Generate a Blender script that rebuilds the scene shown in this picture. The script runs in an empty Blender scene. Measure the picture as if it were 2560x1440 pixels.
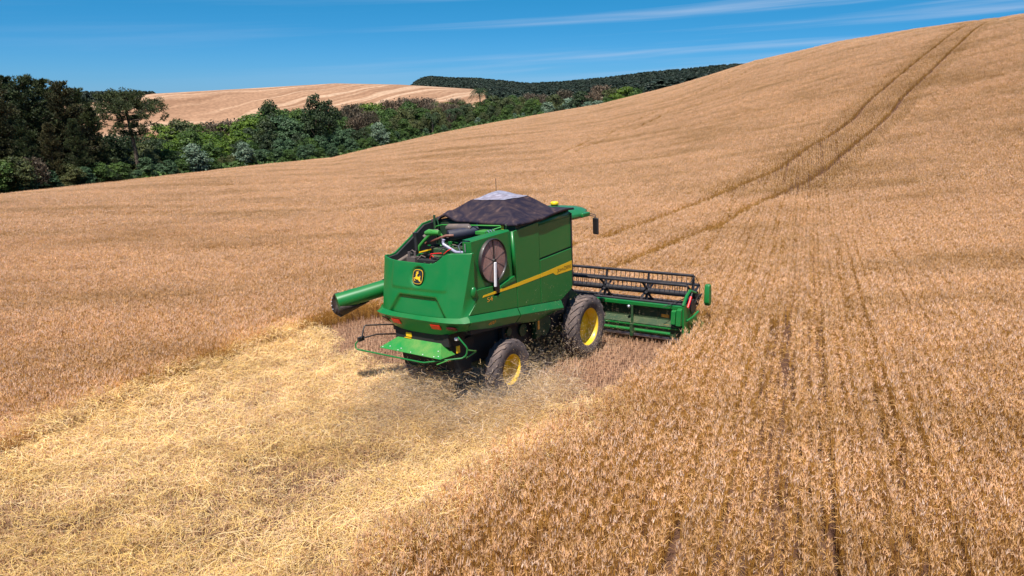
import bpy, bmesh, math, random
import numpy as np
from mathutils import Vector, Matrix, noise as mnoise

# ------------------------------------------------------------------ camera, sky, sun, exposure
SC = bpy.context.scene
RAD = math.radians
CAM = np.array([-1.00530653, -19.93779823, 7.10390457])
FPX = 1816.2580511590766
PITCH = 0.2583725
cam_data = bpy.data.cameras.new("camera")
cam_data.sensor_width = 36.0
cam_data.lens = FPX/2560*36.0
cam_data.clip_start = 0.1
cam_data.clip_end = 20000
cam = bpy.data.objects.new("camera", cam_data)
SC.collection.objects.link(cam)
cam.location = CAM
cam.rotation_euler = (math.pi/2-PITCH, 0, 0)
SC.camera = cam
SC.view_settings.view_transform = 'Standard'
SC.view_settings.look = 'None'
SC.view_settings.gamma = 1
SC.view_settings.exposure = 0.70
SC.cycles.max_bounces = 6
SC.cycles.diffuse_bounces = 3
SC.cycles.glossy_bounces = 3
SC.cycles.transmission_bounces = 3
SC.cycles.transparent_max_bounces = 6

SUN_DIR = Vector((-0.139, -0.401, 0.903)).normalized()
sun_el = math.asin(SUN_DIR.z)
sun_az = math.atan2(SUN_DIR.x, SUN_DIR.y)
sd = bpy.data.lights.new("sun", 'SUN')
sd.energy = 5.0
sd.angle = RAD(0.53)
sd.color = (1.0, 0.955, 0.89)
sun = bpy.data.objects.new("sun", sd)
SC.collection.objects.link(sun)
sun.location = (0, 0, 60)
sun.rotation_euler = SUN_DIR.to_track_quat('Z', 'Y').to_euler()

W = bpy.data.worlds.new("World")
SC.world = W
W.use_nodes = True
def world_nodes():
    nt = W.node_tree; N = nt.nodes; Lk = nt.links
    N.clear()
    out = N.new('ShaderNodeOutputWorld'); bg = N.new('ShaderNodeBackground')
    sky = N.new('ShaderNodeTexSky'); sky.sky_type = 'NISHITA'; sky.sun_disc = False
    sky.sun_elevation = sun_el; sky.sun_rotation = sun_az
    sky.altitude = 900; sky.air_density = 1.0; sky.dust_density = 0.1; sky.ozone_density = 2.2
    tc = N.new('ShaderNodeTexCoord'); sx = N.new('ShaderNodeSeparateXYZ'); Lk.new(tc.outputs['Generated'], sx.inputs[0])
    def M(op, a, b=None, c=None):
        m = N.new('ShaderNodeMath'); m.operation = op
        for i, v in enumerate((a, b, c)):
            if v is None: continue
            if isinstance(v, (int, float)): m.inputs[i].default_value = v
            else: Lk.new(v, m.inputs[i])
        return m.outputs[0]
    el = M('ARCSINE', sx.outputs[2]); az = M('ARCTAN2', sx.outputs[0], sx.outputs[1])
    tilt = M('SUBTRACT', el, M('MULTIPLY', az, 0.055))
    def layer(kx, ky, seed, lo, hi, det):
        cx = N.new('ShaderNodeCombineXYZ')
        Lk.new(M('MULTIPLY', az, kx), cx.inputs[0]); Lk.new(M('MULTIPLY', tilt, ky), cx.inputs[1]); cx.inputs[2].default_value = seed
        nz = N.new('ShaderNodeTexNoise'); nz.inputs['Scale'].default_value = 1.0; nz.inputs['Detail'].default_value = det
        nz.inputs['Roughness'].default_value = 0.55; nz.inputs['Distortion'].default_value = 0.35
        Lk.new(cx.outputs[0], nz.inputs['Vector'])
        mr = N.new('ShaderNodeMapRange'); mr.interpolation_type = 'SMOOTHSTEP'
        mr.inputs['From Min'].default_value = lo; mr.inputs['From Max'].default_value = hi
        Lk.new(nz.outputs['Fac'], mr.inputs['Value']); return mr.outputs[0]
    # the clear polarised blue of the day: pale at the skyline, deep cyan blue overhead
    er = N.new('ShaderNodeValToRGB'); Lk.new(M('MULTIPLY', el, 2.0), er.inputs[0])
    for i, (p, c) in enumerate(((0.0, (0.155, 0.355, 0.72)), (0.16, (0.080, 0.345, 0.60)), (0.5, (0.005, 0.41, 0.47)), (1.0, (0.15, 0.60, 0.9)))):
        e = er.color_ramp.elements[i] if i < 2 else er.color_ramp.elements.new(p)
        e.position = p; e.color = (*c, 1)
    hs = N.new('ShaderNodeMix'); hs.data_type = 'RGBA'; hs.blend_type = 'MULTIPLY'; hs.inputs['Factor'].default_value = 1
    Lk.new(sky.outputs[0], hs.inputs['A']); Lk.new(er.outputs[0], hs.inputs['B'])
    # long thin streaks, thicker towards the right-hand (eastern) sky
    a = layer(1.15, 34.0, 3.3, 0.46, 0.68, 5)
    b = layer(3.2, 60.0, 9.1, 0.50, 0.80, 5)
    right = N.new('ShaderNodeMapRange'); right.interpolation_type = 'SMOOTHSTEP'
    Lk.new(M('ADD', az, M('MULTIPLY', el, 0.9)), right.inputs['Value'])
    right.inputs['From Min'].default_value = -0.42; right.inputs['From Max'].default_value = 0.85
    right.inputs['To Min'].default_value = 0.10; right.inputs['To Max'].default_value = 1.0
    up = N.new('ShaderNodeMapRange'); Lk.new(el, up.inputs['Value'])
    up.inputs['From Min'].default_value = 0.0; up.inputs['From Max'].default_value = 0.035
    f = M('MULTIPLY', M('ADD', M('MULTIPLY', a, 0.75), M('MULTIPLY', M('MULTIPLY', a, b), 0.35)), right.outputs[0])
    f = M('MULTIPLY', f, up.outputs[0])
    mix = N.new('ShaderNodeMix'); mix.data_type = 'RGBA'
    Lk.new(f, mix.inputs['Factor']); Lk.new(hs.outputs['Result'], mix.inputs['A']); mix.inputs['B'].default_value = (3.3, 4.0, 5.2, 1)
    Lk.new(mix.outputs['Result'], bg.inputs['Color'])
    bg.inputs['Strength'].default_value = 0.10
    Lk.new(bg.outputs[0], out.inputs['Surface'])
world_nodes()

# ------------------------------------------------------------------ helpers
COL = SC.collection
def tag(o, label=None, cat=None, group=None, kind=None):
    if label: o["label"] = label
    if cat: o["category"] = cat
    if group: o["group"] = group
    if kind: o["kind"] = kind
    return o

def node_mat(name, base=(0.5, 0.5, 0.5), rough=0.6, metal=0.0, spec=0.5, coat=0.0):
    m = bpy.data.materials.new(name); m.use_nodes = True
    nt = m.node_tree; b = nt.nodes['Principled BSDF']
    b.inputs['Base Color'].default_value = (*base, 1); b.inputs['Roughness'].default_value = rough
    b.inputs['Metallic'].default_value = metal; b.inputs['Specular IOR Level'].default_value = spec
    b.inputs['Coat Weight'].default_value = coat
    return m, nt, b

def nn(nt, typ, **kw):
    n = nt.nodes.new(typ)
    for k, v in kw.items():
        if k.startswith('i_'):
            key = k[2:].replace('_', ' ')
            n.inputs[key].default_value = v
        else: setattr(n, k, v)
    return n

def ramp(nt, fac, stops):
    r = nt.nodes.new('ShaderNodeValToRGB')
    e = r.color_ramp.elements
    while len(e) < len(stops): e.new(0.5)
    for i, (p, c) in enumerate(stops):
        e[i].position = p; e[i].color = (*c, 1)
    nt.links.new(fac, r.inputs[0]); return r.outputs[0]

def mixc(nt, fac, a, b, mode='MIX'):
    m = nt.nodes.new('ShaderNodeMix'); m.data_type = 'RGBA'; m.blend_type = mode
    for key, v in (('Factor', fac), ('A', a), ('B', b)):
        if isinstance(v, (int, float)): m.inputs[key].default_value = v
        elif isinstance(v, tuple): m.inputs[key].default_value = (*v, 1)
        else: nt.links.new(v, m.inputs[key])
    return m.outputs['Result']

def mesh_np(name, verts, faces, mat=None, cols=None, smooth=False):
    """verts (n,3); faces: (m,k) array or list of such arrays with the same vertex pool"""
    me = bpy.data.meshes.new(name)
    verts = np.asarray(verts, np.float32)
    fl = faces if isinstance(faces, list) else [faces]
    fl = [np.asarray(f, np.int32) for f in fl if len(f)]
    me.vertices.add(len(verts)); me.vertices.foreach_set('co', verts.ravel())
    nl = sum(f.size for f in fl); npoly = sum(len(f) for f in fl)
    me.loops.add(nl); me.loops.foreach_set('vertex_index', np.concatenate([f.ravel() for f in fl]))
    tot = np.concatenate([np.full(len(f), f.shape[1], np.int32) for f in fl])
    start = np.concatenate([[0], np.cumsum(tot)[:-1]]).astype(np.int32)
    me.polygons.add(npoly); me.polygons.foreach_set('loop_start', start)
    me.polygons.foreach_set('loop_total', tot)
    if smooth: me.polygons.foreach_set('use_smooth', np.ones(npoly, bool))
    me.update(calc_edges=True)
    if cols is not None:
        a = me.color_attributes.new('tint', 'FLOAT_COLOR', 'POINT')
        c = np.ones((len(verts), 4), np.float32); c[:, :3] = cols
        a.data.foreach_set('color', c.ravel())
    if mat: me.materials.append(mat)
    return me

def link(name, me, parent=None):
    o = bpy.data.objects.new(name, me); COL.objects.link(o)
    if parent is not None: o.parent = parent
    return o

# ------------------------------------------------------------------ the lie of the land
GX, GY = 0.040245, -0.042397
def pix_dir(u, v):
    a, b = (u-1280.)/FPX, (v-720.)/FPX
    return np.array([a, math.cos(PITCH)-b*math.sin(PITCH), -math.sin(PITCH)-b*math.cos(PITCH)])
def bearing(u, v=300):
    d = pix_dir(u, v); return math.atan2(d[0], d[1])
def elev(u, v):
    d = pix_dir(u, v); return d[2]/math.hypot(d[0], d[1])
# edge or crest of the wheat field: surveyed bearing, height angle, distance from the drone
EDGE = [(-1200,600,85),(-500,560,90),(0,490,98),(300,457,110),(500,433,122),(830,397,145),(1000,358,165),(1150,325,185),(1325,292,205),(1500,262,210),(1700,212,205),(1890,153,195),(2100,105,185),(2300,72,175),(2560,36,165),(3000,10,155),(3800,30,150)]
CANOPY = 0.6
_eth = [bearing(u, v) for u, v, D in EDGE]; _ed = [D for u, v, D in EDGE]
_es = [elev(u, v) for u, v, D in EDGE]; _ez = [CAM[2]+D*elev(u, v)-CANOPY for u, v, D in EDGE]
_ek = [0.0012 if u < 1330 else 0.004 for u, v, D in EDGE]
def polar(x, y):
    dx, dy = x-CAM[0], y-CAM[1]
    return np.hypot(dx, dy), np.arctan2(dx, dy)
def field_edge(th): return np.interp(th, _eth, _ed)
# far country: ridge height angles by bearing, at 430 m (stubble hill) and beyond
RIDGE = [(-1500,262),(0,262),(200,262),(380,236),(600,224),(840,210),(1000,213),(1180,224),(1245,233),(1330,236),(1500,226),(1650,205),(1800,192),(1900,186),(2300,150),(3500,150)]
_rth = [bearing(u, 230) for u, v in RIDGE]; _rs = [elev(u, v) for u, v in RIDGE]
R_RIDGE = 430.0
def terrain_z(x, y):
    x = np.asarray(x, float); y = np.asarray(y, float)
    r, th = polar(x, y); dx, dy = x-CAM[0], y-CAM[1]
    D = np.interp(th, _eth, _ed); z1 = np.interp(th, _eth, _ez); te = np.interp(th, _eth, _es); k = np.interp(th, _eth, _ek)
    zp = GX*x+GY*y
    R0 = 30.
    c = np.where(r > 1e-6, dx/np.maximum(r, 1e-6), 0); s = np.where(r > 1e-6, dy/np.maximum(r, 1e-6), 1)
    s0 = GX*c+GY*s; z0 = (GX*CAM[0]+GY*CAM[1])+s0*R0
    L = D-R0; t = np.clip((r-R0)/L, 0, 1)
    zh = (2*t**3-3*t**2+1)*z0+(t**3-2*t**2+t)*L*s0+(-2*t**3+3*t**2)*z1+(t**3-t**2)*L*te
    q = np.maximum(r-D, 0)
    zb = z1+te*q-k*q**2/(1+q/80.)
    # far side of the valley
    zr = CAM[2]+R_RIDGE*np.interp(th, _rth, _rs)
    w = np.clip((r-270)/(R_RIDGE-270), 0, 1); w = w*w*(3-2*w)
    zfar = zb*(1-w)+zr*w
    over = np.maximum(r-R_RIDGE, 0)
    zfar = np.where(r > R_RIDGE, zr-0.055*over*over/(over+120.), zfar)
    z = np.where(r < R0, zp, np.where(r < D, zh, np.where(r < 270, zb, zfar)))
    return np.maximum(z, -60)
def terrain_n(x, y, e=0.5):
    zx = (terrain_z(x+e, y)-terrain_z(x-e, y))/(2*e); zy = (terrain_z(x, y+e)-terrain_z(x, y-e))/(2*e)
    n = np.stack([-zx, -zy, np.ones_like(zx)], -1); return n/np.linalg.norm(n, axis=-1, keepdims=True)
def tz(x, y): return float(terrain_z(np.array([x]), np.array([y]))[0])

# smooth value noise for numpy
def vnoise(x, y, seed=0):
    xi = np.floor(x).astype(np.int64); yi = np.floor(y).astype(np.int64); fx = x-xi; fy = y-yi
    fx = fx*fx*(3-2*fx); fy = fy*fy*(3-2*fy)
    def h(a, b):
        n = (a*374761393+b*668265263+seed*1442695041) & 0x7fffffff
        n = ((n ^ (n >> 13))*1274126177) & 0x7fffffff
        return ((n ^ (n >> 16)) & 0xffff)/65535.
    return (h(xi, yi)*(1-fx)+h(xi+1, yi)*fx)*(1-fy)+(h(xi, yi+1)*(1-fx)+h(xi+1, yi+1)*fx)*fy
def fbm(x, y, seed=0, o=3):
    s = 0; a = 0.5; t = 0
    for i in range(o):
        s = s+a*vnoise(x*2**i, y*2**i, seed+i*7); t += a; a *= .5
    return s/t

# ---- ground materials
def ground_mat():
    m, nt, b = node_mat("ground_litter", rough=0.95, spec=0.1)
    geo = nn(nt, 'ShaderNodeNewGeometry')
    n1 = nn(nt, 'ShaderNodeTexNoise', i_Scale=9.0, i_Detail=6.0, i_Roughness=0.7); nt.links.new(geo.outputs['Position'], n1.inputs['Vector'])
    n2 = nn(nt, 'ShaderNodeTexNoise', i_Scale=0.35, i_Detail=4.0); nt.links.new(geo.outputs['Position'], n2.inputs['Vector'])
    c1 = ramp(nt, n1.outputs['Fac'], [(0.3, (0.045, 0.021, 0.015)), (0.6, (0.10, 0.050, 0.032)), (0.8, (0.28, 0.16, 0.09))])
    c2 = mixc(nt, n2.outputs['Fac'], c1, (0.10, 0.052, 0.032), 'MIX')
    nt.links.new(c2, b.inputs['Base Color'])
    bp = nn(nt, 'ShaderNodeBump', i_Strength=0.6, i_Distance=0.04); nt.links.new(n1.outputs['Fac'], bp.inputs['Height']); nt.links.new(bp.outputs[0], b.inputs['Normal'])
    return m
def polar_mesh(name, radii, ths, mat, zoff=0.0):
    R_, T_ = np.meshgrid(radii, ths, indexing='ij')
    x = CAM[0]+R_*np.sin(T_); y = CAM[1]+R_*np.cos(T_); z = terrain_z(x, y)+zoff
    v = np.stack([x, y, z], -1).reshape(-1, 3); nr, ntt = R_.shape
    i, j = np.meshgrid(np.arange(nr-1), np.arange(ntt-1), indexing='ij'); a = (i*ntt+j).ravel()
    f = np.stack([a, a+1, a+ntt+1, a+ntt], -1)[:, ::-1]
    return mesh_np(name, v, f, mat, smooth=True)
GM = ground_mat()
FOREST_FLOOR, nt_, b_ = node_mat("forest_floor", (0.045, 0.05, 0.02), 0.95, spec=0.1)
_n = nn(nt_, 'ShaderNodeTexNoise', i_Scale=0.8, i_Detail=6.0); _g = nn(nt_, 'ShaderNodeNewGeometry'); nt_.links.new(_g.outputs['Position'], _n.inputs['Vector'])
nt_.links.new(ramp(nt_, _n.outputs['Fac'], [(0.35, (0.012, 0.016, 0.007)), (0.6, (0.028, 0.034, 0.014)), (0.8, (0.05, 0.045, 0.024))]), b_.inputs['Base Color'])
def make_ground():
    rr = np.concatenate([[0.05], np.arange(1, 32, 1.0), np.arange(32, 262, 2.0), np.arange(262, 470, 8), np.geomspace(480, 6000, 30)])
    th = np.linspace(-math.pi, math.pi, 721)
    me = polar_mesh("ground", rr, th, GM)
    me.materials.append(FOREST_FLOOR)
    c = np.zeros((len(me.polygons), 3)); 
    co = np.empty(len(me.polygons)*3); me.polygons.foreach_get('center', co); co = co.reshape(-1, 3)
    r, t = polar(co[:, 0], co[:, 1])
    mi = (r > field_edge(t)+1.0) & (t < bearing(1420)) | (r > 240)
    me.polygons.foreach_set('material_index', mi.astype(np.int32))
    o = link("ground", me); tag(o, kind='structure'); return o
make_ground()

# ---- pale harvested hill across the valley
def stubble_hill():
    m, nt, b = node_mat("harvested_stubble", rough=0.95, spec=0.1)
    geo = nn(nt, 'ShaderNodeNewGeometry'); sp = nn(nt, 'ShaderNodeSeparateXYZ'); nt.links.new(geo.outputs['Position'], sp.inputs[0])
    mp = nn(nt, 'ShaderNodeMapping'); mp.inputs['Rotation'].default_value = (0, 0, RAD(-38)); nt.links.new(geo.outputs['Position'], mp.inputs['Vector'])
    wn = nn(nt, 'ShaderNodeTexNoise', i_Scale=0.012, i_Detail=3.0); nt.links.new(geo.outputs['Position'], wn.inputs['Vector'])
    add = nn(nt, 'ShaderNodeVectorMath', operation='MULTIPLY_ADD'); nt.links.new(wn.outputs['Color'], add.inputs[0])
    add.inputs[1].default_value = (30, 55, 0); nt.links.new(mp.outputs[0], add.inputs[2])
    def lay(sx, sy, det):
        sc = nn(nt, 'ShaderNodeVectorMath', operation='MULTIPLY'); nt.links.new(add.outputs[0], sc.inputs[0]); sc.inputs[1].default_value = (sx, sy, 0.0)
        t = nn(nt, 'ShaderNodeTexNoise', i_Scale=1.0, i_Detail=det, i_Roughness=0.6); nt.links.new(sc.outputs[0], t.inputs['Vector']); return t.outputs['Fac']
    c = ramp(nt, lay(0.006, 0.16, 3.0), [(0.40, (0.20, 0.105, 0.06)), (0.5, (0.30, 0.17, 0.10)), (0.58, (0.50, 0.35, 0.235))])
    c2 = ramp(nt, lay(0.02, 0.05, 5.0), [(0.35, (0.21, 0.115, 0.065)), (0.65, (0.34, 0.20, 0.12))])
    c = mixc(nt, 0.5, c, c2)
    nb = nn(nt, 'ShaderNodeTexNoise', i_Scale=0.6, i_Detail=3.0); nt.links.new(geo.outputs['Position'], nb.inputs['Vector'])
    c = mixc(nt, 1.0, c, ramp(nt, nb.outputs['Fac'], [(0.3, (0.8, 0.8, 0.8)), (0.7, (1.15, 1.15, 1.15))]), 'MULTIPLY')
    nt.links.new(c, b.inputs['Base Color'])
    th = np.linspace(bearing(150), bearing(1345), 170); rr = np.concatenate([np.arange(250, 440, 5), np.arange(440, 620, 12)])
    o = link("stubble_hill", polar_mesh("stubble_hill", rr, th, m, 0.35)); tag(o, kind='structure')
stubble_hill()
# ------------------------------------------------------------------ wheat, stubble and straw
ROW = RAD(21.7)
ER = np.array([math.sin(ROW), math.cos(ROW)]); EP = np.array([math.cos(ROW), -math.sin(ROW)])
rng = np.random.default_rng(11)
def strips(p0, p1, p2, w, rg, flat=False):
    """bent blades: three cross-sections each; returns verts (n*6,3) and quads (n*2,4)"""
    n = len(p0); d = p2-p0
    ang = rg.uniform(0, 2*np.pi, n); side = np.stack([np.cos(ang), np.sin(ang), np.zeros(n)], -1)
    if flat: side = np.stack([rg.normal(0, .35, n), rg.normal(0, .35, n), np.ones(n)], -1)
    side = np.cross(d/np.maximum(np.linalg.norm(d, axis=1, keepdims=True), 1e-6), side); side /= np.maximum(np.linalg.norm(side, axis=1, keepdims=True), 1e-6)
    w = np.broadcast_to(np.asarray(w), (3, n)) if np.ndim(w) < 2 else w
    v = []
    for k, p in enumerate((p0, p1, p2)):
        v += [p-side*w[k][:, None]/2, p+side*w[k][:, None]/2]
    V = np.stack(v, 1).reshape(-1, 3); b = np.arange(n)[:, None]*6
    Q = np.concatenate([b+np.array([[0, 1, 3, 2]]), b+np.array([[2, 3, 5, 4]])], 0)
    return V, Q
def ears(p, d, L, w, rg):
    """spindle shaped ears, square section"""
    n = len(p); u = np.cross(d, np.tile([0.3, 0.2, 0.9], (n, 1))); u /= np.linalg.norm(u, axis=1, keepdims=True); s = np.cross(d, u)
    V = [p]
    for f, ww in ((0.35, 1.0), (0.75, 0.75)):
        c = p+d*(L*f)[:, None]
        for a in (u, s, -u, -s): V.append(c+a*(w*ww/2)[:, None])
    V.append(p+d*L[:, None])
    V = np.stack(V, 1).reshape(-1, 3); b = np.arange(n)[:, None]*10
    T = np.concatenate([b+np.array([[0, 1+(i+1) % 4, 1+i]]) for i in range(4)]+[b+np.array([[9, 5+i, 5+(i+1) % 4]]) for i in range(4)], 0)
    Q = np.concatenate([b+np.array([[1+i, 1+(i+1) % 4, 5+(i+1) % 4, 5+i]]) for i in range(4)], 0)
    return V, T, Q
class Pile:
    def __init__(s): s.V = []; s.F = {3: [], 4: []}; s.C = []; s.n = 0
    def add(s, V, F, c):
        for f in (F if isinstance(F, list) else [F]):
            s.F[f.shape[1]].append(f+s.n)
        s.V.append(V); s.n += len(V)
        s.C.append(np.broadcast_to(c, (len(V), 3)) if np.ndim(c) < 2 else c)
    def mesh(s, name, mat):
        fl = [np.concatenate(v) for v in s.F.values() if v]
        return mesh_np(name, np.concatenate(s.V), fl, mat, cols=np.concatenate(s.C))
def plant_mat(name, rough=0.75, sat=1.0, big=0.35):
    m, nt, b = node_mat(name, rough=rough, spec=0.25)
    at = nn(nt, 'ShaderNodeAttribute', attribute_name='tint'); oi = nn(nt, 'ShaderNodeObjectInfo'); geo = nn(nt, 'ShaderNodeNewGeometry')
    mp = nn(nt, 'ShaderNodeMapping'); mp.inputs['Scale'].default_value = (0.07, 0.22, 0.0); nt.links.new(geo.outputs['Position'], mp.inputs['Vector'])
    n1 = nn(nt, 'ShaderNodeTexNoise', i_Scale=1.0, i_Detail=4.0, i_Roughness=0.6); nt.links.new(mp.outputs[0], n1.inputs['Vector'])
    n2 = nn(nt, 'ShaderNodeTexNoise', i_Scale=1.6, i_Detail=2.0); nt.links.new(geo.outputs['Position'], n2.inputs['Vector'])
    c = mixc(nt, 1.0, at.outputs['Color'], ramp(nt, n1.outputs['Fac'], [(0.36, (0.79, 0.74, 0.63)), (0.48, (0.98, 0.97, 0.955)), (0.64, (1.07, 1.07, 1.06))]), 'MULTIPLY')
    c = mixc(nt, 1.0, c, ramp(nt, n2.outputs['Fac'], [(0.3, (0.86, 0.82, 0.80)), (0.7, (1.08, 1.08, 1.1))]), 'MULTIPLY')
    c = mixc(nt, 1.0, c, ramp(nt, oi.outputs['Random'], [(0.0, (0.93, 0.92, 0.91)), (1.0, (1.07, 1.07, 1.06))]), 'MULTIPLY')
    nt.links.new(c, b.inputs['Base Color'])
    tr = nn(nt, 'ShaderNodeBsdfTranslucent'); nt.links.new(c, tr.inputs['Color'])
    mx = nn(nt, 'ShaderNodeMixShader'); mx.inputs[0].default_value = 0.32
    out = nt.nodes['Material Output']; nt.links.new(b.outputs[0], mx.inputs[1]); nt.links.new(tr.outputs[0], mx.inputs[2]); nt.links.new(mx.outputs[0], out.inputs['Surface'])
    return m
WM = plant_mat("ripe_wheat"); SM = plant_mat("cut_stubble"); YM = plant_mat("loose_straw")
EAR_A = np.array([0.86, 0.590, 0.395]); EAR_B = np.array([0.78, 0.475, 0.200]); STEM = np.array([0.60, 0.325, 0.075]); LEAF = np.array([0.70, 0.43, 0.16])
def wheat_tile(name, wx, wy, n, seed, coarse=1.0, row=0.17):
    rg = np.random.default_rng(seed); P = Pile()
    nrows = max(1, int(round(wx/row)))
    ri = rg.integers(0, nrows, n); x = (ri+0.5)*wx/nrows-wx/2+rg.normal(0, 0.016*coarse, n); y = rg.uniform(-wy/2, wy/2, n)
    h = rg.normal(0.66, 0.055, n); lean = rg.normal(0, 1, (n, 2))*np.array([0.030, 0.065])+np.array([0.01, 0.03])
    p0 = np.stack([x, y, np.zeros(n)-0.02], -1); p2 = np.stack([x+lean[:, 0], y+lean[:, 1], h], -1)
    p1 = (p0+p2)/2; p1[:, :2] -= lean*0.2
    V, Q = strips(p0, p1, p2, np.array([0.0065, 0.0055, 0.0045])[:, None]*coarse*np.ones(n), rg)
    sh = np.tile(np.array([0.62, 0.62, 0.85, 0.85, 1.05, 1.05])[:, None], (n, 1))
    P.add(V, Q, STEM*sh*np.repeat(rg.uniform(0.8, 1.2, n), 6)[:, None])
    # ears, nodding a little
    d = np.stack([lean[:, 0]*2+rg.normal(0, 0.17, n), lean[:, 1]*2+rg.normal(0, 0.26, n), np.ones(n)], -1)
    nod = rg.random(n) < 0.10; d[nod, 2] = rg.uniform(-0.2, 0.4, nod.sum()); d[nod, :2] *= 2.2
    d /= np.linalg.norm(d, axis=1, keepdims=True)
    L = rg.uniform(0.060, 0.090, n)*coarse**0.4; w = rg.uniform(0.0095, 0.0135, n)*coarse
    V, T, Q = ears(p2, d, L, w, rg); t = rg.random(n)[:, None]; ec = np.where(rg.random((n, 1)) < 0.14, np.array([0.88, 0.68, 0.54]), EAR_A*t+EAR_B*(1-t))*rg.uniform(0.80, 1.15, n)[:, None]
    P.add(V, [T, Q], np.repeat(ec, 10, 0))
    # beards
    k = 3 if coarse < 1.3 else 2
    for j in range(k):
        dd = d+rg.normal(0, 0.22, (n, 3)); dd /= np.linalg.norm(dd, axis=1, keepdims=True)
        a = p2+d*(L*0.35)[:, None]; e = a+dd*(L*1.05+0.015)[:, None]
        V, Q = strips(a, (a+e)/2, e, np.array([0.0042, 0.0034, 0.001])[:, None]*coarse*np.ones(n), rg)
        P.add(V, Q, np.repeat(ec*np.array([1.10, 1.06, 1.02]), 6, 0))
    # dry leaves
    m = int(n*0.55); i = rg.integers(0, n, m); hz = rg.uniform(0.2, 0.55, m); a = np.stack([x[i], y[i], hz], -1)
    an = rg.uniform(0, 6.28, m); l = rg.uniform(0.10, 0.22, m)
    b = a+np.stack([np.cos(an)*l*0.5, np.sin(an)*l*0.5, l*0.45], -1); c = b+np.stack([np.cos(an)*l*0.6, np.sin(an)*l*0.6, -l*rg.uniform(0.1, 0.7, m)], -1)
    V, Q = strips(a, b, c, np.array([0.009, 0.010, 0.003])[:, None]*coarse*np.ones(m), rg)
    P.add(V, Q, LEAF*np.repeat(rg.uniform(0.7, 1.2, m), 6)[:, None])
    return bpy.data.objects.new(name, P.mesh(name, WM))
def stub_tile(name, wx, wy, n, seed):
    rg = np.random.default_rng(seed); P = Pile()
    x = rg.normal(0, 0.02, n); y = rg.uniform(-wy/2, wy/2, n); h = rg.uniform(0.07, 0.19, n); lean = rg.normal(0, 0.02, (n, 2))
    p0 = np.stack([x, y, -0.02*np.ones(n)], -1); p2 = np.stack([x+lean[:, 0], y+lean[:, 1], h], -1)
    V, Q = strips(p0, (p0+p2)/2, p2, 0.009*np.ones((3, n)), rg)
    t = rg.random(n)[:, None]; c = (np.array([0.80, 0.545, 0.37])*t+np.array([0.68, 0.415, 0.25])*(1-t))*rg.uniform(0.75, 1.2, n)[:, None]
    P.add(V, Q, np.repeat(c, 6, 0))
    m = 14; a = np.stack([rg.uniform(-wx/2, wx/2, m), rg.uniform(-wy/2, wy/2, m), rg.uniform(0.01, 0.06, m)], -1)
    an = rg.uniform(0, 6.28, m); l = rg.uniform(0.03, 0.12, m); dv = np.stack([np.cos(an)*l, np.sin(an)*l, rg.normal(0, 0.015, m)], -1)
    V, Q = strips(a, a+dv*0.5, a+dv, 0.009*np.ones((3, m)), rg)
    P.add(V, Q, np.array([0.66, 0.43, 0.26])*np.repeat(rg.uniform(0.7, 1.15, m), 6)[:, None])
    return bpy.data.objects.new(name, P.mesh(name, SM))
def straw_tile(name, wx, n, seed, bulk):
    rg = np.random.default_rng(seed); P = Pile()
    r = np.sqrt(rg.random(n))*wx/2; a0 = rg.uniform(0, 6.28, n)
    c = np.stack([r*np.cos(a0), r*np.sin(a0), bulk*(rg.random(n))**1.3*(1-0.6*(2*r/wx)**2)+0.015], -1)
    an = rg.uniform(0, 6.28, n); l = rg.gamma(3.0, 0.062, n).clip(0.04, 0.45); ti = rg.normal(0, 0.26, n)
    d = np.stack([np.cos(an)*np.cos(ti), np.sin(an)*np.cos(ti), np.sin(ti)], -1)*l[:, None]/2
    mid = c+np.stack([rg.normal(0, .02, n), rg.normal(0, .02, n), rg.uniform(0, 0.05, n)], -1)
    w = rg.uniform(0.005, 0.009, n)
    V, Q = strips(c-d, mid, c+d, np.stack([w, w, w*0.7]), rg, flat=True)
    t = rg.random(n)[:, None]; col = np.where(t < 0.52, np.array([0.86, 0.62, 0.25]), np.where(t < 0.76, np.array([0.90, 0.72, 0.42]), np.array([0.68, 0.45, 0.28])))*rg.uniform(0.8, 1.15, n)[:, None]
    P.add(V, Q, np.repeat(col, 6, 0))
    return bpy.data.objects.new(name, P.mesh(name, YM))

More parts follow.
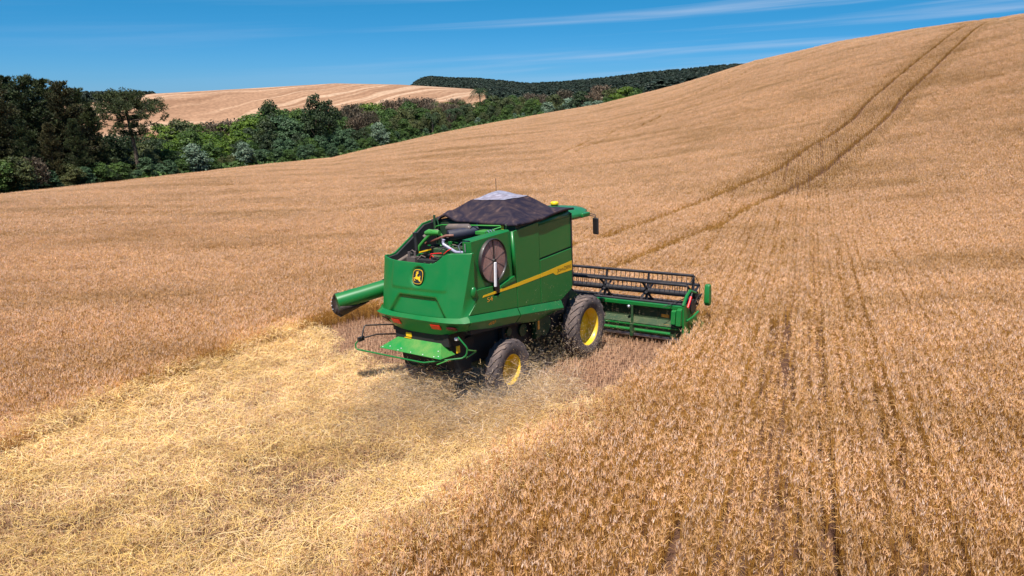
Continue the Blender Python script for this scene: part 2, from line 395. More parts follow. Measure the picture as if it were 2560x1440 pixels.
def gn_scatter(name, pts, rot, scl, idx, coll, label, cat, extra=None):
    me = bpy.data.meshes.new(name); me.vertices.add(len(pts)); me.vertices.foreach_set('co', np.asarray(pts, np.float32).ravel())
    for nm, typ, dat, key in (('rot', 'FLOAT_VECTOR', rot, 'vector'), ('scl', 'FLOAT_VECTOR', scl, 'vector'), ('idx', 'INT', idx, 'value')):
        a = me.attributes.new(nm, typ, 'POINT'); a.data.foreach_set(key, np.asarray(dat, np.int32 if typ == 'INT' else np.float32).ravel())
    o = link(name, me)
    ng = bpy.data.node_groups.new(name, 'GeometryNodeTree')
    ng.interface.new_socket('Geometry', in_out='INPUT', socket_type='NodeSocketGeometry'); ng.interface.new_socket('Geometry', in_out='OUTPUT', socket_type='NodeSocketGeometry')
    N = ng.nodes; gi = N.new('NodeGroupInput'); go = N.new('NodeGroupOutput'); ip = N.new('GeometryNodeInstanceOnPoints')
    ci = N.new('GeometryNodeCollectionInfo'); ci.inputs['Collection'].default_value = coll; ci.inputs['Separate Children'].default_value = True; ci.inputs['Reset Children'].default_value = True
    def na(nm, typ):
        a = N.new('GeometryNodeInputNamedAttribute'); a.data_type = typ; a.inputs['Name'].default_value = nm; return a.outputs['Attribute']
    er = N.new('FunctionNodeEulerToRotation')
    Lk = ng.links
    Lk.new(na('rot', 'FLOAT_VECTOR'), er.inputs[0]); Lk.new(gi.outputs[0], ip.inputs['Points']); Lk.new(ci.outputs[0], ip.inputs['Instance'])
    ip.inputs['Pick Instance'].default_value = True
    Lk.new(na('idx', 'INT'), ip.inputs['Instance Index']); Lk.new(er.outputs[0], ip.inputs['Rotation']); Lk.new(na('scl', 'FLOAT_VECTOR'), ip.inputs['Scale'])
    Lk.new(ip.outputs[0], go.inputs[0])
    md = o.modifiers.new('scatter', 'NODES'); md.node_group = ng
    tag(o, label, cat, kind='stuff'); return o
def eulers(n, psi, upright=0.0):
    """rotation that stands an instance on the slope normal n, turned by psi"""
    n = n*(1-upright)+np.array([0, 0, 1.])*upright; n = n/np.linalg.norm(n, axis=1, keepdims=True)
    x0 = np.stack([np.cos(psi), np.sin(psi), np.zeros_like(psi)], -1)
    y = np.cross(n, x0); y /= np.linalg.norm(y, axis=1, keepdims=True); x = np.cross(y, n)
    return np.stack([np.arctan2(y[:, 2], n[:, 2]), -np.arcsin(np.clip(x[:, 2], -1, 1)), np.arctan2(x[:, 1], x[:, 0])], -1)
def collection(name, objs):
    c = bpy.data.collections.new(name)
    for o in objs: c.objects.link(o)
    return c
NEAR = collection("wheat_tufts_near", [wheat_tile("tuft_near_%02d" % i, 0.17, 0.25, 18, 100+i) for i in range(10)])
FAR = collection("wheat_tufts_far", [wheat_tile("tuft_far_%02d" % i, 0.51, 0.5, 56, 200+i, 1.55) for i in range(8)])
MID = collection("wheat_tufts_mid", [wheat_tile("tuft_mid_%02d" % i, 0.17, 0.25, 5, 250+i, 1.55) for i in range(8)])
STUB = collection("stubble_tufts", [stub_tile("stub_%02d" % i, 0.17, 0.25, 13, 300+i) for i in range(8)])
STRAW = collection("straw_tufts", [straw_tile("straw_%02d" % i, 0.9, 95, 400+i, 0.07 if i < 4 else 0.16) for i in range(8)])

# wheel tracks pressed into the crop (ground positions) and the cut swath
def dist_poly(x, y, pts):
    d = np.full(x.shape, 1e9)
    for (ax, ay), (bx, by) in zip(pts[:-1], pts[1:]):
        ex, ey = bx-ax, by-ay; t = np.clip(((x-ax)*ex+(y-ay)*ey)/(ex*ex+ey*ey), 0, 1)
        d = np.minimum(d, np.hypot(x-ax-t*ex, y-ay-t*ey))
    return d
TRACK_L = [(-1,9),(2.1,15),(4.2,17.6),(6.7,21.1),(8.9,24.2),(11.1,27),(14.2,31.5),(17.1,34.8),(19.3,37.2),(21.6,40.5),(23.5,43.3),(25.8,46.8),(28.9,50),(31.3,53.1),(34.6,57.5),(37.7,62.5),(40.4,66.4),(44.1,71.3),(48.7,77.1),(53.8,83.4),(61.7,93.1),(70.8,104.7),(77.5,113),(100,142)]
TRACK_R = [(2.6,8),(5.3,12.1),(6.8,14.4),(8.6,16.8),(10.7,19.7),(12.9,23.3),(15.9,27.1),(18.7,30.3),(21.3,33.5),(23.4,36.5),(25.5,39.7),(29.3,45.1),(32.9,49.7),(35.7,53.5),(38.6,57.4),(41.7,62.3),(45.5,67.3),(50.7,73.8),(54.7,79.2),(63.8,90.7),(73.5,103.4),(81.2,112.5),(103,141)]
TRACK_F1 = [(6.9,71),(8.8,76.7),(12.6,82),(17.1,89.1),(22.5,98.3),(27.2,107.4),(34.9,115),(40.6,122.1),(55,145)]
TRACK_F2 = [(5.6,72),(9.3,81.8),(12.9,88.2),(17.5,98),(22.1,105.5),(27.4,111.5),(36.3,125.4),(50,148)]
BRANCH = [(15.0,32.4),(13.2,26.5),(11.6,22.0),(9.6,17.0),(7.6,11.5)]
SW_L = [(-1.9,4.1),(-3.6,4.9),(-6.6,3.9),(-8.0,1.2),(-9.1,-0.8),(-10.1,-3),(-11.3,-6.8),(-12.8,-10.5),(-16,-19)]
SW_R = [(4.1,-0.60),(3.05,-2.1),(1.5,-4.7),(-0.6,-7.1),(-2.0,-9.1),(-2.9,-10.5),(-3.6,-11.6),(-7,-19)]
HEAD = [(-1.25,4.75),(4.75,0.75)]   # ground in front of which the crop still stands
CUT = SW_L[::-1]+[HEAD[0], HEAD[1]]+SW_R
def in_poly(x, y, poly):
    c = np.zeros(x.shape, bool); n = len(poly)
    for i in range(n):
        x1, y1 = poly[i]; x2, y2 = poly[(i+1) % n]
        if y1 == y2: continue
        t = ((y1 > y) != (y2 > y)) & (x < (x2-x1)*(y-y1)/(y2-y1)+x1); c ^= t
    return c
def edge_dist(x, y): return np.minimum(dist_poly(x, y, SW_L), dist_poly(x, y, SW_R))

def grid(wx, wy, r0, r1, half=RAD(50)):
    n = int(r1/wx)+2; m = int(r1/wy)+2
    i, j = np.meshgrid(np.arange(-n, n), np.arange(-m, m), indexing='ij'); i = i.ravel(); j = j.ravel()
    x = CAM[0]+EP[0]*i*wx+ER[0]*j*wy; y = CAM[1]+EP[1]*i*wx+ER[1]*j*wy
    r, th = polar(x, y); k = (r >= r0) & (r < r1) & (np.abs(th) < half+2.0/np.maximum(r, 1)) & (r < field_edge(th)+np.where(th > bearing(1330), 30, -0.3)+rng.normal(0, 0.4, len(x)))
    return x[k], y[k]
def crop_mask(x, y, big):
    j = rng.random(x.shape)
    rr_, _t = polar(x, y); tw = 0.27+0.04*vnoise(x*0.8, y*0.8, 5)-0.05*np.clip((rr_-60)/60, 0, 1)
    d = np.minimum(dist_poly(x, y, TRACK_L), dist_poly(x, y, TRACK_R)); keep = d > tw
    if big == 1: keep &= d > 2.0          # beside the wheel tracks the crop is drawn in finer tufts
    if big == 2: keep &= d < 2.25
    df = np.minimum(dist_poly(x, y, TRACK_F1), dist_poly(x, y, TRACK_F2)); keep &= (df > 0.24) | (j < 0.25)
    keep &= (dist_poly(x, y, BRANCH) > 0.10) | (j < 0.4)
    keep &= ~in_poly(x+0.7*(fbm(x*0.9, y*0.9, 15)-0.5), y+0.5*(fbm(x*0.9+7, y*0.9, 19)-0.5), CUT)
    # drill rows that came up thin
    p = (x*EP[0]+y*EP[1]); s = (x*ER[0]+y*ER[1])
    for p0, wd, pr in ((6.62, 0.10, 0.80), (7.35, 0.085, 0.70), (6.2, 0.085, 0.6), (5.75, 0.085, 0.5), (5.3, 0.085, 0.45), (8.35, 0.10, 0.75), (9.6, 0.085, 0.35), (4.6, 0.085, 0.35)):
        pp_ = p0-0.010*(s+10)
        thin = (np.abs(p-pp_-0.12*(vnoise(s*0.15, s*0+p0, 3)-.5)) < wd) & (s < 38+2*p0) & (vnoise(s*0.28, s*0+p0*9, 8) < pr)
        keep &= ~(thin & (rng.random(x.shape) < 0.52))
    return keep
def wheat_points(wx, wy, r0, r1, big, nvar):
    x, y = grid(wx, wy, r0, r1); k = crop_mask(x, y, big); x = x[k]; y = y[k]
    x = x+rng.normal(0, 0.02, len(x)); y = y+rng.normal(0, 0.02, len(x)); n = len(x)
    nr = terrain_n(x, y); flip = rng.integers(0, 2, n)*math.pi
    rot = eulers(nr, -ROW+flip+rng.normal(0, 0.06, n), 0.35)
    # lodged hollows read darker in the photo; the heads also dip beside the machine tracks
    hgt = 0.90+0.16*fbm(x*0.35, y*0.35, 21)+0.10*fbm(x*0.06, y*0.12, 31)-0.16*np.clip((fbm(x*0.07+9, y*0.18, 41)-0.62)*6, 0, 1)
    hgt *= rng.uniform(0.965, 1.035, n)
    dt = np.minimum(dist_poly(x, y, TRACK_L), dist_poly(x, y, TRACK_R)); df_ = np.minimum(np.minimum(dist_poly(x, y, TRACK_F1), dist_poly(x, y, TRACK_F2)), dist_poly(x, y, BRANCH))
    hgt *= 1-0.24*np.exp(-(dt/0.36)**2)-0.18*np.exp(-(df_/0.38)**2)
    pc = x*EP[0]+y*EP[1]-(CAM[0]*EP[0]+CAM[1]*EP[1]); ri = np.round(pc/wx); s_ = x*ER[0]+y*ER[1]
    rowf = vnoise(ri*7.31, s_*0.10+ri*3.7, 63); band = np.exp(-((x*EP[0]+y*EP[1]-6.9)/2.3)**2)*np.clip((44-s_)/30, 0, 1)
    hgt *= 1-(0.06+0.34*band)*np.clip((rowf-0.42)*3.2, 0, 1)
    s = np.stack([np.ones(n)*rng.uniform(0.95, 1.2, n), np.ones(n)*rng.uniform(0.95, 1.2, n), hgt], -1)
    z = terrain_z(x, y)-0.02
    return np.stack([x, y, z], -1), rot, s, rng.integers(0, nvar, n)
P_ = wheat_points(0.17, 0.25, 4.5, 52, 0, 10)
gn_scatter("wheat_crop", *P_, NEAR, "ripe pinkish gold wheat standing uncut around the harvester", "wheat")
P_ = wheat_points(0.17, 0.25, 52, 205, 2, 8)
gn_scatter("wheat_beside_tracks", *P_, MID, "ripe wheat edging the wheel tracks that climb the slope", "wheat")
P_ = wheat_points(0.51, 0.5, 52, 240, 1, 8)
gn_scatter("wheat_crop_upslope", *P_, FAR, "ripe wheat covering the far slope up to the skyline and tree line", "wheat")
def stubble():
    x, y = grid(0.17, 0.25, 4.5, 34); k = in_poly(x, y, CUT); x = x[k]; y = y[k]; n = len(x)
    rot = eulers(terrain_n(x, y), -ROW+rng.integers(0, 2, n)*math.pi+rng.normal(0, 0.06, n), 0.3)
    gn_scatter("stubble", np.stack([x, y, terrain_z(x, y)], -1), rot, np.stack([np.ones(n)]*3, -1)*rng.uniform(0.85, 1.2, (n, 1)), rng.integers(0, 8, n), STUB,
               "short pinkish brown stubble left in rows behind the header", "stubble")
stubble()
def straw():
    n = 36000; x = rng.uniform(-18, 6, n); y = rng.uniform(-19, 6, n)
    w1 = (rng.normal(0, 0.5, n), rng.normal(0, 0.5, n))
    inside = in_poly(x, y, CUT); e = edge_dist(x, y); el = dist_poly(x, y, SW_L); er = dist_poly(x, y, SW_R)
    # local frame of the machine: straw only lies behind its spreader
    lx = x*0.569+y*0.822; ly = -x*0.821+y*0.568
    behind = np.clip((-3.9-lx+0.25*np.abs(ly))/1.6, 0, 1)*np.where(ly < 0, np.clip((-3.0-lx)/2.5+0.25, 0, 1), 1)
    dens = np.where(inside, 0.30+0.66*np.exp(-(el/1.3)**2)+0.55*np.exp(-((er-0.9)/1.0)**2)+0.35*(fbm(x*0.5, y*0.5, 77)-.4), 0.0)
    out = np.exp(-(e/0.55)**2)*0.5; dens = np.where(inside, dens, out)*behind
    dens *= 0.42+1.2*np.clip((fbm(x*0.55+4, y*0.55, 91)-0.30)*2.4, 0, 1)
    k = rng.random(n) < dens*0.78; x = x[k]; y = y[k]; el = el[k]; er = er[k]; ins = inside[k]; n = len(x)
    heap = np.clip(np.exp(-(el/0.9)**2)+0.6*np.exp(-((er-0.6)/0.8)**2), 0, 1)
    z = terrain_z(x, y)+np.where(ins, 0.03+0.22*heap*rng.random(n)+0.05*rng.random(n), 0.30+0.25*rng.random(n)-0.2*np.clip(el*0, 0, 1))
    rot = eulers(terrain_n(x, y), -ROW+rng.uniform(0, 6.28, n)); rot[:, :2] += rng.normal(0, 0.13, (n, 2))
    idx = np.where(rng.random(n) < heap, rng.integers(4, 8, n), rng.integers(0, 4, n))
    s = rng.uniform(0.7, 1.25, (n, 1))*np.ones((1, 3))
    print('straw tiles', n)
    gn_scatter("loose_straw", np.stack([x, y, z], -1), rot, s, idx, STRAW, "yellow chopped straw strewn over the stubble behind the harvester", "straw")
straw()
# ------------------------------------------------------------------ trees
def leaf_mat(name, dark, mid, light, rough=0.6, spec=0.3, transl=0.25, size=0.9):
    m, nt, b = node_mat(name, rough=rough, spec=spec)
    at = nn(nt, 'ShaderNodeAttribute', attribute_name='tint'); geo = nn(nt, 'ShaderNodeNewGeometry'); oi = nn(nt, 'ShaderNodeObjectInfo')
    n1 = nn(nt, 'ShaderNodeTexNoise', i_Scale=size, i_Detail=4.0, i_Roughness=0.7); nt.links.new(geo.outputs['Position'], n1.inputs['Vector'])
    c = ramp(nt, n1.outputs['Fac'], [(0.34, dark), (0.5, mid), (0.68, light)])
    c = mixc(nt, 1.0, c, at.outputs['Color'], 'MULTIPLY')
    c = mixc(nt, 1.0, c, ramp(nt, oi.outputs['Random'], [(0.0, (0.80, 0.86, 0.78)), (0.5, (1.0, 1.0, 1.0)), (1.0, (1.2, 1.1, 1.0))]), 'MULTIPLY')
    nt.links.new(c, b.inputs['Base Color'])
    tr = nn(nt, 'ShaderNodeBsdfTranslucent'); nt.links.new(c, tr.inputs['Color']); mx = nn(nt, 'ShaderNodeMixShader'); mx.inputs[0].default_value = transl
    out = nt.nodes['Material Output']; nt.links.new(b.outputs[0], mx.inputs[1]); nt.links.new(tr.outputs[0], mx.inputs[2]); nt.links.new(mx.outputs[0], out.inputs['Surface'])
    return m
LM = {
 'green': leaf_mat("leaf_mid_green", (0.022, 0.046, 0.010), (0.050, 0.095, 0.018), (0.095, 0.160, 0.030)),
 'lime': leaf_mat("leaf_yellow_green", (0.035, 0.068, 0.008), (0.078, 0.135, 0.012), (0.135, 0.20, 0.02)),
 'dark': leaf_mat("leaf_dark_green", (0.014, 0.026, 0.009), (0.030, 0.050, 0.016), (0.062, 0.088, 0.028)),
 'blue': leaf_mat("leaf_blue_green", (0.022, 0.048, 0.020), (0.048, 0.095, 0.040), (0.10, 0.165, 0.078)),
 'silver': leaf_mat("leaf_silver_green", (0.035, 0.065, 0.040), (0.10, 0.155, 0.10), (0.25, 0.32, 0.22), transl=0.15),
 'olive': leaf_mat("leaf_olive", (0.032, 0.044, 0.013), (0.068, 0.083, 0.026), (0.13, 0.135, 0.045)),
 'twig': leaf_mat("bare_purplish_twigs", (0.070, 0.050, 0.034), (0.115, 0.084, 0.056), (0.17, 0.13, 0.088), transl=0.0),
 'pine': leaf_mat("pine_needles", (0.018, 0.028, 0.010), (0.040, 0.056, 0.019), (0.082, 0.102, 0.036), transl=0.1),
 'pinebrown': leaf_mat("brownish_pine_needles", (0.026, 0.028, 0.011), (0.056, 0.055, 0.021), (0.11, 0.098, 0.040), transl=0.1),
 'farpine': leaf_mat("far_pine_needles", (0.010, 0.018, 0.012), (0.020, 0.033, 0.021), (0.036, 0.054, 0.034), transl=0.05, size=0.25),
 'palm': leaf_mat("palm_fronds", (0.016, 0.032, 0.012), (0.034, 0.060, 0.022), (0.060, 0.095, 0.038), transl=0.15),
}
BARK, nt_, b_ = node_mat("bark", (0.10, 0.075, 0.055), 0.9, spec=0.2)
_g = nn(nt_, 'ShaderNodeNewGeometry'); _n = nn(nt_, 'ShaderNodeTexNoise', i_Scale=5.0, i_Detail=5.0); nt_.links.new(_g.outputs['Position'], _n.inputs['Vector'])
nt_.links.new(ramp(nt_, _n.outputs['Fac'], [(0.3, (0.05, 0.035, 0.026)), (0.55, (0.12, 0.09, 0.065)), (0.8, (0.24, 0.20, 0.16))]), b_.inputs['Base Color'])

def tube_np(pts, radii, k=6):
    pts = np.asarray(pts, float); n = len(pts); V = []
    t = np.gradient(pts, axis=0); t /= np.maximum(np.linalg.norm(t, axis=1, keepdims=True), 1e-9)
    up = np.array([0, 0, 1.]) if abs(t[0, 2]) < 0.9 else np.array([1., 0, 0])
    u = np.cross(t[0], up); u /= np.linalg.norm(u)
    for i in range(n):
        u = u-t[i]*u.dot(t[i]); u /= np.linalg.norm(u); v = np.cross(t[i], u)
        a = np.arange(k)*2*np.pi/k
        V.append(pts[i]+radii[i]*(np.cos(a)[:, None]*u+np.sin(a)[:, None]*v))
    V = np.concatenate(V); i, j = np.meshgrid(np.arange(n-1), np.arange(k), indexing='ij'); a = (i*k+j).ravel(); b = (i*k+(j+1) % k).ravel()
    return V, np.stack([a, b, b+k, a+k], -1)
def quads_at(c, nrm, size, asp, rg):
    """leaf-like quads centred at c, facing roughly nrm"""
    n = len(c); r = rg.normal(0, 1, (n, 3)); u = np.cross(nrm, r); u /= np.maximum(np.linalg.norm(u, axis=1, keepdims=True), 1e-6); v = np.cross(nrm, u); v /= np.maximum(np.linalg.norm(v, axis=1, keepdims=True), 1e-6)
    u = u*size[:, None]*asp/2; v = v*size[:, None]/2
    V = np.stack([c-u*0.9, c-v, c+u*1.1, c+v], 1).reshape(-1, 3); return V, np.arange(n*4).reshape(-1, 4)
def crown_mesh(name, kind, seed, mat, H=8.0, R=3.2, base=0.25, nblob=16, nleaf=2600, leaf=0.30, flat=0.8):
    """a crown of many leaf clumps on uneven boughs; unit tree of height H"""
    rg = np.random.default_rng(seed); P = Pile(); z0 = H*base
    B = []
    for i in range(nblob):
        f = (i+0.5)/nblob; zz = z0+(H-z0)*(0.12+0.80*f)
        prof = math.sin(math.pi*min(1, 0.18+0.82*f))**0.6 if kind != 'cone' else (1-f)*0.95+0.12
        a = i*2.399+rg.uniform(-.5, .5); rr = R*prof*rg.uniform(0.25, 0.78); br = R*rg.uniform(0.30, 0.50)*(0.7+0.5*prof)
        B.append((rr*math.cos(a), rr*math.sin(a), zz-br*0.2, br))
    B = np.array(B); wts = B[:, 3]**2; wts /= wts.sum(); bi = rg.choice(nblob, nleaf, p=wts)
    d = rg.normal(0, 1, (nleaf, 3)); d[:, 2] = np.abs(d[:, 2])*0.9+d[:, 2]*0.35; d /= np.linalg.norm(d, axis=1, keepdims=True)
    lump = 1+0.22*np.sin(d[:, 0]*7+bi)*np.sin(d[:, 1]*6+bi*2)*np.sin(d[:, 2]*8)
    rad = B[bi, 3]*(rg.random(nleaf)**0.22)*lump
    c = B[bi, :3]+d*rad[:, None]*np.array([1, 1, flat])
    nr = d+rg.normal(0, 0.55, (nleaf, 3)); nr[:, 2] += 0.5; nr /= np.linalg.norm(nr, axis=1, keepdims=True)
    V, Q = quads_at(c, nr, leaf*rg.uniform(0.6, 1.35, nleaf), 1.5, rg)
    col = rg.uniform(0.72, 1.28, nleaf)[:, None]*np.array([1, 1, 1]); P.add(V, Q, np.repeat(col, 4, 0))
    return P.mesh(name, mat), B
def trunk_mesh(name, seed, B, H, r0=0.22, lean=(0, 0)):
    rg = np.random.default_rng(seed); P = Pile()
    top = H*0.8; pts = [(lean[0]*f+rg.normal(0, 0.08)*f, lean[1]*f+rg.normal(0, .08)*f, -0.6+(top+0.6)*f) for f in np.linspace(0, 1, 7)]
    V, Q = tube_np(pts, np.linspace(r0, r0*0.25, 7)); P.add(V, Q, np.ones(3))
    for b in B[::2]:
        s = np.array([0, 0, max(0.8, b[2]*0.55)]); e = b[:3]; m = (s+e)/2+np.array([0, 0, 0.3])
        V, Q = tube_np([s, m, e], [r0*0.4, r0*0.28, r0*0.08], 5); P.add(V, Q, np.ones(3))
    return P.mesh(name, BARK)
def twig_crown(name, seed, mat, H=8.0, R=2.4, n=1100):
    rg = np.random.default_rng(seed); P = Pile()
    a = rg.uniform(0, 6.28, n); f = rg.random(n)**0.7; zz = H*(0.30+0.68*f); pr = R*np.sqrt(np.clip(1-((f-0.35)/0.72)**2, 0.02, 1)); r = pr*np.sqrt(rg.random(n))
    c = np.stack([r*np.cos(a), r*np.sin(a), zz], -1); d = np.stack([np.cos(a)*0.45, np.sin(a)*0.45, np.ones(n)], -1)+rg.normal(0, 0.35, (n, 3)); d /= np.linalg.norm(d, axis=1, keepdims=True)
    l = rg.uniform(0.4, 1.2, n)[:, None]; w = rg.uniform(0.03, 0.07, n); V, Q = strips(c-d*l/2, c+rg.normal(0, .05, (n, 3)), c+d*l/2, np.stack([w, w*0.8, w*0.3]), rg)
    P.add(V, Q, np.repeat(rg.uniform(0.7, 1.5, n)[:, None]*np.ones(3), 6, 0))
    m = n//2; c2 = c[:m]+rg.normal(0, 0.3, (m, 3)); nr = rg.normal(0, 1, (m, 3)); nr /= np.linalg.norm(nr, axis=1, keepdims=True)
    V, Q = quads_at(c2, nr, rg.uniform(0.12, 0.3, m), 1.6, rg); P.add(V, Q, np.repeat(rg.uniform(0.7, 1.3, m)[:, None]*np.ones(3), 4, 0))
    B = np.array([(R*0.5*math.cos(i*2.4), R*0.5*math.sin(i*2.4), H*(0.45+0.05*i), 1.0) for i in range(8)])
    return P.mesh(name, mat), B
def pine_crown(name, seed, mat, H=18.0, R=4.2, base=0.18, tiers=17, spread=1.0):
    """whorled limbs that sweep up at the tips and carry needle tufts"""
    rg = np.random.default_rng(seed); P = Pile(); limbs = Pile(); C = []; D = []
    for t in range(tiers):
        f = t/(tiers-1); z = H*(base+(0.985-base)*f); L = R*(1.0-0.80*f**1.35)*rg.uniform(0.85, 1.12)*spread
        for k in range(rg.integers(5, 8)):
            a = rg.uniform(0, 6.28); l = L*rg.uniform(0.7, 1.15); dirv = np.array([math.cos(a), math.sin(a), 0])
            pts = [np.array([0, 0, z])+dirv*l*s+np.array([0, 0, l*(0.28*s*s-0.10*s)+0.5*f*l*s]) for s in (0, 0.35, 0.7, 1.0)]
            V, Q = tube_np(pts, [0.07, 0.05, 0.035, 0.015], 4); limbs.add(V, Q, np.ones(3))
            m = int(9+l*7); s = rg.random(m)**0.6; p = np.array([np.array([0, 0, z])+dirv*l*q+np.array([0, 0, l*(0.28*q*q-0.10*q)+0.5*f*l*q]) for q in s])
            C.append(p+rg.normal(0, 0.13*l**0.6+0.12, (m, 3))*np.array([1, 1, 0.55])); D.append(np.tile(dirv*0.5+np.array([0, 0, 1.0]), (m, 1)))
    m = 14; C.append(np.stack([rg.normal(0, .1, m), rg.normal(0, .1, m), H*rg.uniform(0.93, 1.0, m)], -1)); D.append(np.tile([0, 0, 1.], (m, 1)))
    C = np.concatenate(C); D = np.concatenate(D); n = len(C)
    for j in range(9):
        d = D+rg.normal(0, 0.55, (n, 3)); d /= np.linalg.norm(d, axis=1, keepdims=True); l = rg.uniform(0.26, 0.50, n)[:, None]; w = rg.uniform(0.06, 0.11, n)
        V, Q = strips(C, C+d*l*0.5, C+d*l, np.stack([w*0.5, w, w*0.25]), rg); P.add(V, Q, np.repeat(rg.uniform(0.6, 1.4, n)[:, None]*np.ones(3), 6, 0))
    me = P.mesh(name, mat)
    tr = limbs; V, Q = tube_np([(0, 0, -0.8), (0.1, 0.05, H*0.4), (0, 0, H*0.97)], [0.26, 0.18, 0.03], 7); tr.add(V, Q, np.ones(3))
    return me, tr.mesh(name+"_limbs", BARK)
def tree_at(name, crown_me, trunk_me, x, y, s, rz, label, group=None, cat="tree", zs=None, sink=0.15, tilt=0.0):
    o = bpy.data.objects.new(name, None); COL.objects.link(o); o.empty_display_size = 0.5
    o.location = (x, y, tz(x, y)-sink); o.rotation_euler = (tilt, 0, rz); o.scale = (s, s, zs or s)
    tag(o, label, cat, group)
    c = link("crown", crown_me, o); t = link("trunk", trunk_me, o); return o
def at_px(u, r):
    th = bearing(u); return CAM[0]+r*math.sin(th), CAM[1]+r*math.cos(th)
def h_for(u, v, r, x, y):
    """height a tree at range r needs for its tip to stand at picture height v"""
    return CAM[2]+r*elev(u, v)-tz(x, y)

KINDS = {}
def kind(key, mats, **kw):
    L_ = []
    for i in range(kw.pop('n', 3)):
        seed = (sum(map(ord, key))*13+i*7) % 9973
        if kw.get('kind') == 'twig': me, B = twig_crown(key, seed, LM[mats], R=kw.get('R', 2.4), n=kw.get('nleaf', 1100))
        else: me, B = crown_mesh(key, kw.get('kind', 'round'), seed, LM[mats], R=kw.get('R', 3.2), base=kw.get('base', 0.2), nblob=kw.get('nblob', 16), nleaf=kw.get('nleaf', 2600), leaf=kw.get('leaf', 0.3), flat=kw.get('flat', 0.8))
        L_.append((me, trunk_mesh(key+"_trunk", seed+1, B, 8.0)))
    KINDS[key] = L_
kind('green', 'green', n=5, R=3.0, leaf=0.20, nleaf=5200)
kind('lime', 'lime', n=4, R=3.2, leaf=0.20, nleaf=5000, flat=0.65)
kind('dark', 'dark', n=4, R=2.7, base=0.15, leaf=0.18, nleaf=5600, kind='round')
kind('blue', 'blue', n=4, R=3.0, leaf=0.24, nleaf=4200)
kind('olive', 'olive', n=4, R=3.0, leaf=0.19, nleaf=5200)
kind('silver', 'silver', n=3, R=3.3, base=0.12, nblob=24, leaf=0.26, nleaf=3600, flat=0.5)
kind('twig', 'twig', n=4, kind='twig', R=2.3, nleaf=1500)
LBL = {
 'green': ("broadleaf_tree", "mid green broadleaf tree", "tree"), 'lime': ("broadleaf_tree", "bright yellow green broadleaf tree", "tree"), 'dark': ("evergreen_tree", "dark green evergreen tree", "tree"),
 'blue': ("broadleaf_tree", "bluish green large leaved tree", "tree"), 'olive': ("broadleaf_tree", "dull olive green tree", "tree"), 'silver': ("silver_leaved_tree", "silvery grey green tree", "tree"), 'twig': ("bare_tree", "leafless purplish brown tree", "tree")}
prnd = random.Random(5)
NREC = {}
def put(k, u, off, v, wf=1.0, label=None, group=None, r=None, cat=None, name=None):
    """tree of kind k at bearing of column u, off metres behind the field edge, tip at height v"""
    th = bearing(u); r = r or float(field_edge(th))+off; x, y = at_px(u, r); h = h_for(u, v, r, x, y); h = max(2.2, h)
    me, tr = KINDS[k][prnd.randrange(len(KINDS[k]))]
    nm, ds, ct = LBL[k]; s = h/8.0; ws = s*wf
    return tree_at(name or nm, me, tr, x, y, ws, prnd.uniform(0, 6.28), label or ds, group, cat or ct, zs=s)

# tree tops as seen from the air (column, tip height) and the edge of the crop below them
TOPS = [(240,300),(300,308),(400,300),(450,290),(500,300),(560,292),(610,282),(650,268),(680,252),(740,262),(800,262),(850,262),(900,250),(960,245),(1030,242),(1090,244),(1150,246),(1200,246),(1260,238),(1330,238),(1400,226),(1450,220),(1520,222),(1600,214)]
_tu = [a for a, b in TOPS]; _tv = [b for a, b in TOPS]
_eu = [e[0] for e in EDGE]; _ev = [e[1] for e in EDGE]
ZN = [  # stretches of the wood with what grows in front, in the middle and at the back
 (235, 400, "beside the umbrella pine", ['blue', 'green', 'blue'], ['dark', 'olive', 'dark'], ['olive', 'green', 'twig']),
 (400, 640, "left part of the wood", ['blue', 'green', 'olive'], ['green', 'lime', 'lime', 'dark'], ['lime', 'olive', 'green', 'lime', 'twig']),
 (640, 880, "near the wood's tallest tree", ['blue', 'green', 'blue', 'dark'], ['green', 'blue', 'dark'], ['green', 'lime', 'dark', 'green']),
 (880, 1170, "middle of the wood", ['green', 'blue', 'green'], ['green', 'dark', 'twig', 'olive'], ['twig', 'twig', 'lime', 'twig', 'olive', 'twig']),
 (1170, 1345, "right end of the wood", ['green', 'blue', 'silver'], ['green', 'dark', 'olive'], ['olive', 'green', 'twig', 'dark']),
]
WHERE = ["in front", "half way up", "at the back"]
for (u0, u1, where, front, midl, back) in ZN:
    for tier, (offs, frac, sp, kinds) in enumerate((((3, 7), 0.30, 23, front), ((9, 16), 0.52, 25, midl), ((20, 30), 0.78, 24, midl), ((38, 58), 1.0, 22, back))):
        u = u0+prnd.uniform(0, sp)
        while u < u1:
            if tier == 3 and u < 400: u += sp; continue
            ve = np.interp(u, _eu, _ev); vt = np.interp(u, _tu, _tv); f = frac*prnd.uniform(0.82, 1.12)
            if tier == 3: f = prnd.uniform(0.90, 1.0)
            if 285 < u < 355 and tier < 2: f = min(f, 0.22)
            k = kinds[prnd.randrange(len(kinds))]
            nm, ds, ct = LBL[k]; tw = WHERE[min(tier, 2) if tier < 2 else (1 if tier == 2 else 2)]
            lab = "%s %s, %s" % (ds, tw, where); put(k, u, prnd.uniform(*offs), ve+(vt-ve)*f, prnd.uniform(0.85, 1.25), lab, lab)
            u += sp*prnd.uniform(0.7, 1.3)
